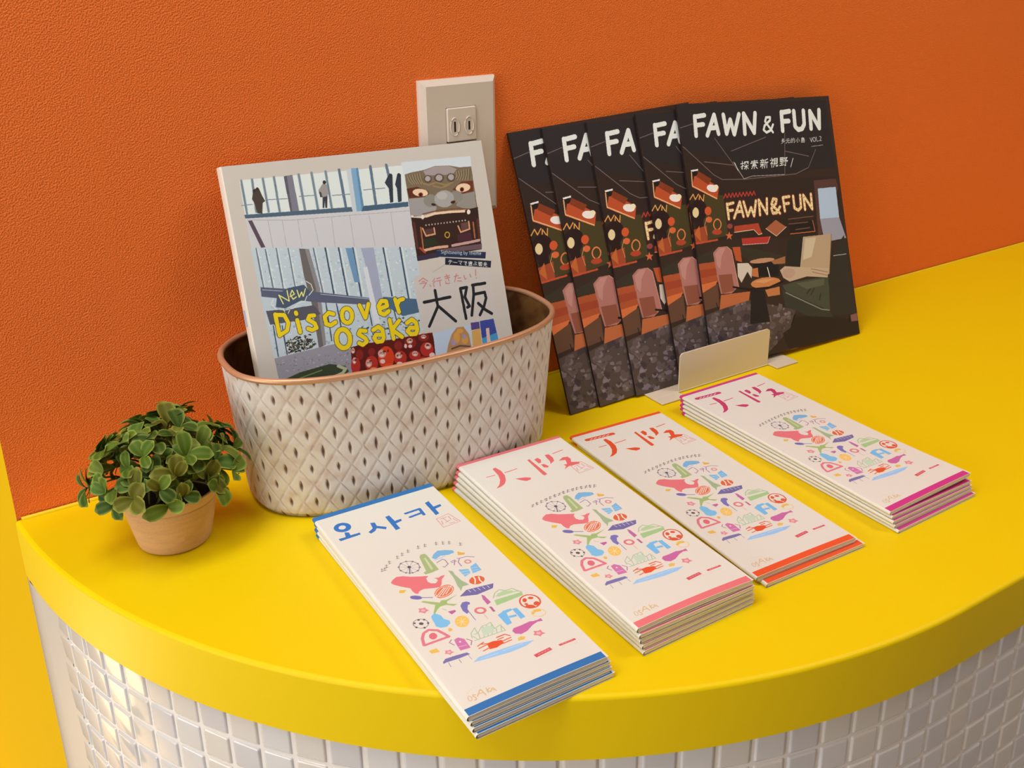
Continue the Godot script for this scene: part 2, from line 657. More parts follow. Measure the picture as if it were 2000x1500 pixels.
# ------------------------------------------------------------------ basket
const BK_C := Vector3(-0.1236, 0.0004, 0.0745)
const BK_A := 0.1323
const BK_B := 0.0693
const BK_H := 0.1132
const BK_N := 2.6
var bk_ring := []          # unit superellipse points, evenly spaced along the rim

func basket_ring(count: int) -> void:
	var raw := []
	var acc := [0.0]
	var m := 1600
	for k in m + 1:
		var a := TAU * k / m
		var c := cos(a)
		var s := sin(a)
		raw.append(Vector2(signf(c) * pow(absf(c), 2.0 / BK_N), signf(s) * pow(absf(s), 2.0 / BK_N)))
		if k:
			var d: Vector2 = raw[k] - raw[k - 1]
			acc.append(acc[k - 1] + Vector2(d.x * BK_A, d.y * BK_B).length())
	bk_ring = []
	var j := 0
	for i in count:
		var want: float = acc[m] * i / count
		while acc[j + 1] < want:
			j += 1
		var f: float = (want - acc[j]) / maxf(acc[j + 1] - acc[j], 1e-9)
		bk_ring.append(raw[j].lerp(raw[j + 1], f))

func basket_point(q: Vector2, t: float, grow: float) -> Vector3:
	# q: unit ring point, t: 0 bottom .. 1 rim, grow: outwards
	var ka := lerpf(0.925, 1.0, t)
	var kb := lerpf(0.915, 1.0, t)
	if t < 0.06:
		var e := 1.0 - t / 0.06
		ka -= 0.022 * e * e
		kb -= 0.042 * e * e
	var p := Vector2(q.x * BK_A * ka, q.y * BK_B * kb)
	var n := Vector2(signf(q.x) * pow(absf(q.x), BK_N - 1) / BK_A, signf(q.y) * pow(absf(q.y), BK_N - 1) / BK_B).normalized()
	p += n * grow
	return Vector3(p.x, t * BK_H, p.y)

func build_basket() -> void:
	var t := thing("oval_basket", BK_C, Basis(Vector3.UP, -0.03))
	tag(t, "oval metal basket, whitewashed outside with pressed diamonds and a copper rim, holding the guidebook", "basket")
	var cols := 816
	var rows := 108
	basket_ring(cols)
	var cells := 34
	var levels := 4.0
	var cw := 0.66 / cells
	var ch := BK_H / levels
	var grain := FastNoiseLite.new()
	grain.seed = 4
	grain.frequency = 0.05
	grain.fractal_octaves = 3
	var pts := PackedVector3Array()
	var cc := PackedColorArray()
	var paint := Color(0.87, 0.85, 0.83).srgb_to_linear()
	var wear := Color(0.74, 0.62, 0.55).srgb_to_linear()
	var bronze := Color(0.36, 0.21, 0.12).srgb_to_linear()
	for r in rows:
		var tt := 1.0 - float(r) / (rows - 1)
		for c in cols:
			var u := float(c) / cols * cells
			var w := tt * levels
			# diamond cell: nearest centre of the staggered grid
			var best := 9.0
			var lp := Vector2.ZERO
			var cell := Vector2i.ZERO
			for shift in [0.0, 0.5]:
				var cu: float = floorf(u - shift + 0.5) + shift
				var cv: float = floorf(w - shift + 0.5) + shift
				var d := absf(u - cu) * 2.0 + absf(w - cv) * 2.0
				if d < best:
					best = d
					lp = Vector2(u - cu, w - cv)
					cell = Vector2i(int(cu * 2), int(cv * 2))
			var hsh := fposmod(sin(cell.x * 12.9898 + cell.y * 78.233) * 43758.5453, 1.0)
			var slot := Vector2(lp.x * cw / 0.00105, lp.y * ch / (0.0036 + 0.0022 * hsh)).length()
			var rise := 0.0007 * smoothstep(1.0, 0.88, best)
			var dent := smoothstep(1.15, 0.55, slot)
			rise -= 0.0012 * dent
			var dots := 0.5 + 0.5 * sin((lp.x * cw - lp.y * ch * signf(lp.x * lp.y)) * TAU / 0.0019)
			var groove := smoothstep(0.9, 0.985, best)
			var g := grain.get_noise_2d(c * 0.9, r * 1.3)
			var col := paint.lerp(wear, clampf(0.08 + g * 0.6, 0.0, 0.6))
			col = col.lerp(wear * 0.7, groove * dots * 0.55)
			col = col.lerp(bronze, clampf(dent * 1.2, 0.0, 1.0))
			if tt < 0.03:
				col = col.lerp(bronze, 0.45)
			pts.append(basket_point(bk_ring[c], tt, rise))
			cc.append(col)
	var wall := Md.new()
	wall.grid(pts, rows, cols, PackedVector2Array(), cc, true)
	var wm := mat(Color.WHITE, 0.62)
	wm.vertex_color_use_as_albedo = true
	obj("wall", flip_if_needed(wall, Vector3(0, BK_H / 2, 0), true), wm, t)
	# bronze inside
	pts = PackedVector3Array()
	cc = PackedColorArray()
	var b0 := Color(0.50, 0.36, 0.20).srgb_to_linear()
	var b1 := Color(0.36, 0.22, 0.11).srgb_to_linear()
	for r in 40:
		var tt := 0.022 + (1.0 - float(r) / 39.0) * 0.978
		for c in range(0, cols, 4):
			var u := float(c) / cols * cells
			var w := tt * levels
			var d := minf(absf(u - roundf(u)) * 2.0 + absf(w - roundf(w)) * 2.0, absf(u - floorf(u) - 0.5) * 2.0 + absf(w - floorf(w) - 0.5) * 2.0)
			pts.append(basket_point(bk_ring[c], tt, -0.0016 + 0.0007 * smoothstep(1.0, 0.6, d)))
			cc.append(b0.lerp(b1, clampf(0.4 + grain.get_noise_2d(c * 0.7, r * 3.0) * 1.1, 0.0, 1.0)))
	var inner := Md.new()
	inner.grid(pts, 40, cols / 4, PackedVector2Array(), cc, true)
	var im := mat(Color.WHITE, 0.45, 0.35)
	im.vertex_color_use_as_albedo = true
	obj("lining", flip_if_needed(inner, Vector3(0, BK_H / 2, 0), false), im, t)
	var bottom := Md.new()
	var poly := []
	for c in range(0, cols, 8):
		poly.append(basket_point(bk_ring[c], 0.022, -0.0016))
	bottom.face(poly, Vector3.UP)
	var im2 := mat(Color(0.42, 0.29, 0.15), 0.45, 0.35)
	obj("bottom", bottom.mesh(), im2, t)
	var path := []
	for c in range(0, cols, 4):
		path.append(basket_point(bk_ring[c], 1.0, 0.0) + Vector3(0, 0.0008, 0))
	var rim := Md.new()
	rim.tube(path, [0.0023], 10, true)
	obj("rim", rim.mesh(), mat(Color(0.80, 0.62, 0.48), 0.4, 0.45), t)

func flip_if_needed(md: Md, centre: Vector3, outwards: bool) -> ArrayMesh:
	# turn the whole surface so that it looks away from (or towards) the axis through `centre`
	var k := md.v.size() / 3
	var d := md.v[k] - centre
	d.y = 0
	if (md.n[k].dot(d) > 0) != outwards:
		for i in md.n.size():
			md.n[i] = -md.n[i]
		for i in range(0, md.idx.size(), 3):
			var s := md.idx[i + 1]
			md.idx[i + 1] = md.idx[i + 2]
			md.idx[i + 2] = s
	return md.mesh()

# ------------------------------------------------------------------ guidebook in the basket
func build_guidebook() -> void:
	var W := 0.2164
	var H := 0.2457
	var T := 0.0115
	var im := Image.create(1024, 1163, false, Image.FORMAT_RGB8)
	im.fill(Color8(219, 217, 212))
	print_ops(im, BOOK_PRINT)
	var t := thing("guidebook", Vector3(-0.2344, 0.0137, 0.1012), frame3(0.0088, 0.3172, -0.0236))
	tag(t, "white Discover Osaka guidebook with photo collage cover standing in the oval basket", "book")
	var paper := mat(Color(0.87, 0.845, 0.80), 0.45)
	var cov := Md.new()
	cov.face([Vector3(0, 0, 0), Vector3(W, 0, 0), Vector3(W, H, 0), Vector3(0, H, 0)], Vector3.BACK, [Vector2(0, 1), Vector2(1, 1), Vector2(1, 0), Vector2(0, 0)])
	obj("front_cover", cov.mesh(), printed(im, 0.42), t)
	var cb := Md.new()
	cb.box(Vector3(W / 2, H / 2, -0.0003), Vector3(W, H, 0.0005))
	cb.box(Vector3(W / 2, H / 2, -T + 0.0003), Vector3(W, H, 0.0006))
	obj("cover_board", cb.mesh(), paper, t)
	var sp := Md.new()
	var pp := PackedVector3Array()
	for y in [0.0, H]:
		for k in 9:
			var a := PI * k / 8.0
			pp.append(Vector3(-0.0012 * sin(a), y, -T / 2 + (T / 2 - 0.0001) * -cos(a)))
	sp.grid(pp, 2, 9)
	var spine_o := obj("spine", sp.mesh(), paper, t)
	var mark := Md.new()
	mark.box(Vector3(-0.0011, 0.135, -T / 2), Vector3(0.0008, 0.012, 0.0042))
	obj("spine_mark", mark.mesh(), mat(Color(0.68, 0.72, 0.80), 0.5), spine_o)
	var pg := Md.new()
	for k in 6:
		var z := -0.0012 - k * 0.00172
		pg.box(Vector3(W / 2 - 0.0006, H / 2, z - 0.0006), Vector3(W - 0.002 - 0.0006 * (k % 2), H - 0.0012 - 0.0008 * (k % 3), 0.0014))
	obj("pages", pg.mesh(), mat(Color(0.85, 0.83, 0.79), 0.8), t)

# ------------------------------------------------------------------ magazines and their stand
func build_magazines() -> void:
	var W := 0.2085
	var H := 0.2545
	var im := Image.create(840, 1025, false, Image.FORMAT_RGB8)
	im.fill(Color("3a2c26"))
	print_ops(im, MAGAZINE_PRINT)
	var cover_m := printed(im, 0.4)
	var cov := Md.new()
	var pts := PackedVector3Array()
	var uvs := PackedVector2Array()
	for r in 2:
		for c in 9:
			var x := W * c / 8.0
			pts.append(Vector3(x, H * r, 0.0004))
			uvs.append(Vector2(c / 8.0, 1.0 - r))
	cov.grid(pts, 2, 9, uvs)
	var cover_mesh := cov.mesh()
	var pg := Md.new()
	for k in 3:
		pg.box(Vector3(W / 2 + 0.0003, H / 2, -0.0004 - k * 0.0005), Vector3(W - 0.0012 + k * 0.0002, H - 0.001 + 0.0003 * k, 0.00042))
	var pages_mesh := pg.mesh()
	var bk := Md.new()
	bk.box(Vector3(W / 2, H / 2, -0.0019), Vector3(W, H, 0.0002))
	bk.box(Vector3(0.0001, H / 2, -0.0009), Vector3(0.0002, H, 0.002))
	bk.box(Vector3(W / 2, H / 2, 0.0), Vector3(W - 0.0004, H - 0.0002, 0.0003))
	var back_mesh := bk.mesh()
	var paper := mat(Color(0.80, 0.76, 0.72), 0.6)
	var dark := mat(Color(0.17, 0.125, 0.115), 0.4)
	var where := ["rearmost FAWN & FUN magazine, at the left end of the fan beside the basket", "second FAWN & FUN magazine from the left of the leaning fan", "middle FAWN & FUN magazine of the leaning fan of five", "fourth FAWN & FUN magazine from the left, just behind the front one", "front FAWN & FUN magazine showing its whole cover behind the white stand lip"]
	var pose := [[0.0361, 0.0008, 0.0872, 0.038, 0.34], [0.0670, 0.0016, 0.0896, 0.026, 0.34], [0.1070, 0.0026, 0.0920, 0.0, 0.34], [0.1585, 0.0052, 0.0944, -0.0115, 0.34], [0.1970, 0.0104, 0.0969, -0.048, 0.342]]
	for k in 5:
		var p: Array = pose[k]
		var t := thing("magazine", Vector3(p[0], p[1], p[2]), frame3(0.0, p[4], p[3]))
		tag(t, where[k], "magazine", "magazines fanned against the wall")
		obj("front_cover", cover_mesh, cover_m, t)
		obj("pages", pages_mesh, paper, t)
		obj("back_cover", back_mesh, dark, t)
	# the stand: a bent white sheet with a lip in front and two feet
	var st := thing("magazine_stand", Vector3(0.205, 0, 0.0))
	tag(st, "small white metal stand with an upright lip in front of the magazines", "stand")
	var enamel := mat(Color(0.88, 0.83, 0.74), 0.38)
	var lip := Md.new()
	# rounded upper corners
	var lw := 0.1155
	var lh := 0.0385
	var rr := 0.004
	var outline := [Vector2(-lw / 2, 0.0), Vector2(lw / 2, 0.0)]
	for k in 7:
		var a := PI / 2 * k / 6.0
		outline.append(Vector2(lw / 2 - rr + rr * cos(a), lh - rr + rr * sin(a)))
	for k in 7:
		var a := PI / 2 + PI / 2 * k / 6.0
		outline.append(Vector2(-lw / 2 + rr + rr * cos(a), lh - rr + rr * sin(a)))
	var fz := 0.1052
	var bz := 0.1037
	var fr := []
	var ba := []
	for q in outline:
		fr.append(Vector3(q.x, q.y + 0.0012, fz)); ba.append(Vector3(q.x, q.y + 0.0012, bz))
	lip.face(fr, Vector3.BACK)
	lip.face(ba, Vector3.FORWARD)
	for i in outline.size():
		var j := (i + 1) % outline.size()
		var mid: Vector3 = (fr[i] + fr[j]) * 0.5 - Vector3(0, lh / 2, fz)
		lip.face([fr[i], fr[j], ba[j], ba[i]], mid)
	obj("lip", lip.mesh(), enamel, st)
	var plate := Md.new()
	plate.box(Vector3(0, 0.0011, 0.083), Vector3(0.176, 0.0014, 0.045), 0.0003)
	obj("base_plate", plate.mesh(), enamel, st)
	for sg in [-1.0, 1.0]:
		var ft := Md.new()
		ft.box(Vector3(sg * 0.0735, 0.0011, 0.1115), Vector3(0.029, 0.0014, 0.0125), 0.0003)
		obj("foot", ft.mesh(), enamel, st)
	var rest := Md.new()
	rest.box(Vector3.ZERO, Vector3(0.11, 0.12, 0.0014), 0.0003, Transform3D(frame3(0, 0.345, 0), Vector3(0, 0.0606, 0.0618)))
	obj("back_rest", rest.mesh(), enamel, st)

# ------------------------------------------------------------------ folded maps
func map_print(kind: String) -> Image:
	var im := Image.create(roundi((MAP_W + MAP_M) * PX), roundi(MAP_L * PX), false, Image.FORMAT_RGB8)
	var paper := Color8(229, 229, 222)
	im.fill(paper)
	var off := Vector2(MAP_M * PX, 0)
	print_ops(im, BROCHURE_PRINT, off)
	print_ops(im, STAMP_PRINT, off)
	var band: String = {"blue": "2a76be", "pink": "ea7a82", "orange": "ee5a2c", "purple": "d0388c"}[kind]
	var title: String = {"blue": "2a76be", "pink": "e66e72", "orange": "e2562e", "purple": "c83a72"}[kind]
	if kind == "blue":
		print_ops(im, KOREAN_PRINT, off)
	else:
		print_ops(im, KANJI_PRINT, off, title)
		if kind != "pink":
			print_ops(im, PILL_PRINT, off, title)
	im.fill_rect(Rect2i(0, 0, im.get_width(), 34 if kind == "blue" else 24), Color(band))
	im.fill_rect(Rect2i(roundi(off.x + 8), im.get_height() - 38, im.get_width() - roundi(off.x) - 18, 33), Color(band))
	return im

func map_meshes(t: float, lift: float, bow: float, seed_: int) -> Array:
	var r := RandomNumberGenerator.new()
	r.seed = seed_
	var bend := func(x: float, z: float) -> float:
		var s := clampf((z / MAP_L - 0.45) / 0.55, 0.0, 1.0)
		return s * s * (lift * clampf(x / MAP_W, 0.0, 1.0) + bow * sin(PI * clampf(x / MAP_W, 0.0, 1.0)))
	var cover := Md.new()
	var prof := []          # x, y, u
	var hr := t / 2 - 0.0001
	for k in 11:
		var x := lerpf(MAP_W, hr, k / 10.0)
		prof.append(Vector3(x, t - 0.0001, x))
	for k in range(1, 8):
		var a := PI / 2 + PI * k / 7.0
		prof.append(Vector3(hr + hr * cos(a), t / 2 + hr * sin(a), -(hr * PI * k / 7.0)))
	prof.append(Vector3(MAP_W - 0.0015, 0.0001, -MAP_M))
	var pts := PackedVector3Array()
	var uvs := PackedVector2Array()
	var nz := 20
	for k in nz + 1:
		var z := MAP_L * k / nz
		for p in prof:
			pts.append(Vector3(p.x, p.y + bend.call(p.x, z), z))
			uvs.append(Vector2(clampf((p.z + MAP_M) / (MAP_W + MAP_M), 0.002, 0.998), clampf(z / MAP_L, 0.002, 0.998)))
	cover.grid(pts, nz + 1, prof.size(), uvs)
	var pages := Md.new()
	var leaves := 4
	var room := t - 0.0009
	for k in leaves:
		var y0 := 0.0004 + room * k / leaves
		var y1 := y0 + room / leaves * 0.97
		var x0 := hr * 0.55 + r.randf_range(0.0, 0.0008)
		var x1 := MAP_W - r.randf_range(0.0002, 0.0012)
		var z0 := r.randf_range(0.0004, 0.0016)
		var z1 := MAP_L - r.randf_range(0.0001, 0.0008)
		var nx := 6
		var n2 := 12
		for lev in 2:
			var g := PackedVector3Array()
			for j in n2 + 1:
				var z := lerpf(z0, z1, float(j) / n2)
				for i in nx + 1:
					var x := lerpf(x0, x1, float(i if lev == 0 else nx - i) / nx)
					g.append(Vector3(x, (y1 if lev == 0 else y0) + bend.call(x, z), z))
			# top looks up, underside down
			var gg := PackedVector3Array()
			for j in n2 + 1:
				for i in nx + 1:
					gg.append(g[j * (nx + 1) + (nx - i)])
			pages.grid(gg, n2 + 1, nx + 1)
		for j in n2:
			var za := lerpf(z0, z1, float(j) / n2)
			var zb := lerpf(z0, z1, float(j + 1) / n2)
			for e in [[x0, Vector3.LEFT], [x1, Vector3.RIGHT]]:
				var x: float = e[0]
				pages.face([Vector3(x, y0 + bend.call(x, za), za), Vector3(x, y0 + bend.call(x, zb), zb), Vector3(x, y1 + bend.call(x, zb), zb), Vector3(x, y1 + bend.call(x, za), za)], e[1])
		for i in nx:
			var xa := lerpf(x0, x1, float(i) / nx)
			var xb := lerpf(x0, x1, float(i + 1) / nx)
			for e in [[z0, Vector3.FORWARD], [z1, Vector3.BACK]]:
				var z: float = e[0]
				pages.face([Vector3(xa, y0 + bend.call(xa, z), z), Vector3(xb, y0 + bend.call(xb, z), z), Vector3(xb, y1 + bend.call(xb, z), z), Vector3(xa, y1 + bend.call(xa, z), z)], e[1])
	return [cover.mesh(), pages.mesh()]

func build_maps() -> void:
	var ordinal := ["topmost", "second", "third", "fourth", "bottom"]
	var words := {"blue": "blue-banded Korean-titled folded map", "pink": "pink-banded folded map", "orange": "orange-banded folded map", "purple": "magenta-banded folded map"}
	var place := {"blue": "stack overhanging the counter's front edge", "pink": "thick stack beside the basket", "orange": "thin stack left of the magenta one", "purple": "stack in front of the magazine stand"}
	# x, z, turn and height of the top cover; number in the stack; drift of each lower one (x, z, turn); lift and bow of the top one
	var stacks := {
		"blue": [-0.2285, 0.1425, -0.036, 0.0152, 4, [0.0003, 0.0008, 0.004], 0.0003, 0.0006],
		"pink": [-0.1093, 0.1400, -0.0395, 0.0198, 5, [-0.0016, 0.0010, 0.010], 0.0004, 0.0012],
		"orange": [0.0045, 0.1305, -0.058, 0.0076, 2, [0.0012, 0.0050, 0.012], 0.0003, 0.0004],
		"purple": [0.1217, 0.1350, -0.012, 0.0160, 5, [-0.0006, 0.0016, 0.006], 0.0036, 0.0004],
	}
	var paper := mat(Color(0.90, 0.87, 0.80), 0.7)
	for kind in stacks:
		var s: Array = stacks[kind]
		var n: int = s[4]
		var t: float = s[3] / n
		var cover_m := printed(map_print(kind), 0.5)
		var plain := map_meshes(t - 0.0002, 0.0, 0.0, 5)
		var drift: Array = s[5]
		for k in n:
			var jx := 0.0 if k == 0 else rng.randf_range(-0.0007, 0.0007)
			var jz := 0.0 if k == 0 else rng.randf_range(-0.0010, 0.0010)
			var y: float = s[3] - t * (k + 1)
			var node := thing("folded_map", Vector3(s[0] + drift[0] * k + jx, y, s[1] + drift[1] * k + jz), Basis(Vector3.UP, s[2] + drift[2] * k))
			var ord_: String = "bottom" if k == n - 1 else ordinal[k]
			var of: String = "%s %s of its %s" % [ord_, words[kind], place[kind]]
			tag(node, of, "map", "%s maps in a stack" % kind)
			var ms := map_meshes(t - 0.0002, s[6], s[7], 11 + k) if k == 0 else plain
			obj("cover", ms[0], cover_m, node)
			obj("pages", ms[1], paper, node)

# ------------------------------------------------------------------ potted plant
func build_plant() -> void:
	var t := thing("potted_plant", Vector3(-0.3103, 0, 0.088), Basis.from_scale(Vector3.ONE * 1.06))
	tag(t, "small bushy artificial plant with round green leaves in a tan paper-textured pot", "plant")
	var clay := mat(Color(0.88, 0.71, 0.52), 0.85)
	clay.albedo_texture = fibre_texture()
	clay.uv1_triplanar = true
	clay.uv1_scale = Vector3.ONE * 12.0
	var pot := Md.new()
	pot.lathe([Vector2(0.0, 0.0005), Vector2(0.0222, 0.0004), Vector2(0.0234, 0.0012), Vector2(0.0240, 0.003), Vector2(0.0266, 0.0150), Vector2(0.0296, 0.0300), Vector2(0.0302, 0.0322), Vector2(0.0297, 0.0326), Vector2(0.0297, 0.0329), Vector2(0.0308, 0.0333), Vector2(0.0324, 0.0395), Vector2(0.0325, 0.0404), Vector2(0.0318, 0.0408), Vector2(0.0306, 0.0400), Vector2(0.0285, 0.0330)], Vector3.ZERO, 64)
	obj("pot", pot.mesh(), clay, t)
	var soil := Md.new()
	soil.lathe([Vector2(0.0295, 0.0345), Vector2(0.022, 0.0375), Vector2(0.010, 0.039), Vector2(0.0, 0.0392)], Vector3.ZERO, 24)
	obj("soil", soil.mesh(), mat(Color(0.23, 0.16, 0.09), 0.95), t)
	var greens := [Color(0.29, 0.39, 0.11), Color(0.36, 0.45, 0.15), Color(0.22, 0.32, 0.11), Color(0.41, 0.47, 0.18), Color(0.37, 0.37, 0.11), Color(0.31, 0.43, 0.17)]
	var leaf_meshes := []
	for k in greens.size():
		leaf_meshes.append([leaf(greens[k], 0.0142, 0.0116, 0.30 + 0.05 * (k % 3)), leaf(greens[k], 0.0156, 0.0098, 0.2)])
	var lm := mat(Color.WHITE, 0.62)
	lm.metallic_specular = 0.3
	lm.vertex_color_use_as_albedo = true
	lm.backlight_enabled = true
	lm.backlight = Color(0.10, 0.14, 0.03)
	var sm := mat(Color(0.36, 0.36, 0.13), 0.7)
	var r := RandomNumberGenerator.new()
	r.seed = 33
	var base := Vector3(0, 0.036, 0)
	var heart := Vector3(0.0, 0.050, 0.0)
	# sprigs: a bent stem carrying leaves in pairs and a rosette at its tip
	var sprigs := 62
	for i in sprigs:
		var cz := 1.0 - 0.98 * (i + 0.5) / sprigs
		var az := i * 2.39996 + r.randf_range(-0.25, 0.25)
		var sn := sqrt(maxf(0.0, 1.0 - cz * cz))
		var d := Vector3(cos(az) * sn, cz, sin(az) * sn)
		var reach := Vector3(0.046, 0.035, 0.043) * r.randf_range(0.82, 1.08)
		var tip := heart + Vector3(d.x * reach.x, d.y * reach.y - 0.004 * (1.0 - cz), d.z * reach.z)
		var foot := base + Vector3(r.randf_range(-0.016, 0.016), 0, r.randf_range(-0.016, 0.016))
		var path := []
		for k in 7:
			var f := k / 6.0
			path.append(foot.lerp(tip, f) + Vector3(0, 0.012 * sin(PI * f) * (1.0 - cz * 0.6), 0))
		var st := Md.new()
		st.tube(path, [0.0009, 0.0008, 0.0008, 0.0007, 0.0006, 0.0005, 0.0004], 5)
		obj("stem", st.mesh(), sm, t)
		var kind := r.randi() % greens.size()
		for k in 5:
			var f := 1.0 if k < 3 else (0.66 if k == 3 else 0.8)
			var at: Vector3 = path[6] if k < 3 else (path[4] if k == 3 else path[5])
			var spin := r.randf() * TAU
			var side := d.cross(Vector3.UP if absf(d.y) < 0.9 else Vector3.RIGHT).normalized()
			side = side.rotated(d, spin)
			var axis := (side * 1.0 + d * (0.55 if k < 3 else 0.35) + Vector3(r.randf_range(-0.3, 0.3), r.randf_range(-0.25, 0.3), r.randf_range(-0.3, 0.3))).normalized()
			var nrm := (d + Vector3.UP * 0.25 - axis * d.dot(axis)).normalized()
			nrm = (nrm - axis * nrm.dot(axis)).normalized()
			var s := r.randf_range(0.72, 1.08) * (1.0 if f == 1.0 else 0.95)
			var b := Basis(axis.cross(nrm).normalized(), nrm, -axis).scaled_local(Vector3.ONE * s)
			var variant := kind if r.randf() < 0.7 else r.randi() % greens.size()
			var o := obj("leaf", leaf_meshes[variant][r.randi() % 2], lm, t)
			o.transform = Transform3D(b, at)

func leaf(c: Color, length: float, width: float, cup: float) -> ArrayMesh:
	# base at the origin, tip towards -z, upper side +y; a paler margin
	var md := Md.new()
	var pts := PackedVector3Array()
	var cc := PackedColorArray()
	var mid := c.srgb_to_linear()
	var edge := c.lerp(Color(0.78, 0.80, 0.42), 0.5).srgb_to_linear()
	var rows := 7
	var cols := 7
	for r in rows:
		var f := float(r) / (rows - 1)
		var w := width * 0.5 * (0.16 + 0.84 * pow(sin(clampf(f * 0.62 + 0.06, 0, 1) * PI), 0.9)) if f < 0.999 else width * 0.12
		w = width * 0.5 * sqrt(clampf(f * (1.0 - f * f * f) * 2.0, 0.012, 1.0))
		for q in cols:
			var s := float(q) / (cols - 1) * 2.0 - 1.0
			var y := cup * (s * s) * w * 0.8 + length * 0.10 * sin(f * PI) - length * 0.12 * f * f
			pts.append(Vector3(s * w, y, -f * length))
			var rimness := maxf(absf(s), (f - 0.1) / 0.9)
			cc.append(edge if rimness > 0.95 else mid.lerp(edge, 0.18 if q == 3 else 0.0))
	md.grid(pts, rows, cols, PackedVector2Array(), cc)
	return flip_leaf(md)

func flip_leaf(md: Md) -> ArrayMesh:
	if md.n[24].y < 0:
		for i in md.n.size():
			md.n[i] = -md.n[i]
		for i in range(0, md.idx.size(), 3):
			var s := md.idx[i + 1]
			md.idx[i + 1] = md.idx[i + 2]
			md.idx[i + 2] = s
	return md.mesh()

func fibre_texture() -> ImageTexture:
	var im := Image.create(256, 256, false, Image.FORMAT_RGB8)
	var f := FastNoiseLite.new()
	f.seed = 12
	f.frequency = 0.05
	var g := FastNoiseLite.new()
	g.seed = 13
	g.frequency = 0.2
	for y in 256:
		for x in 256:
			var v := 0.93 + 0.06 * f.get_noise_2d(x * 0.35, y * 1.6) + 0.05 * g.get_noise_2d(x, y)
			im.set_pixel(x, y, Color(v, v * 0.985, v * 0.965))
	return ImageTexture.create_from_image(im)

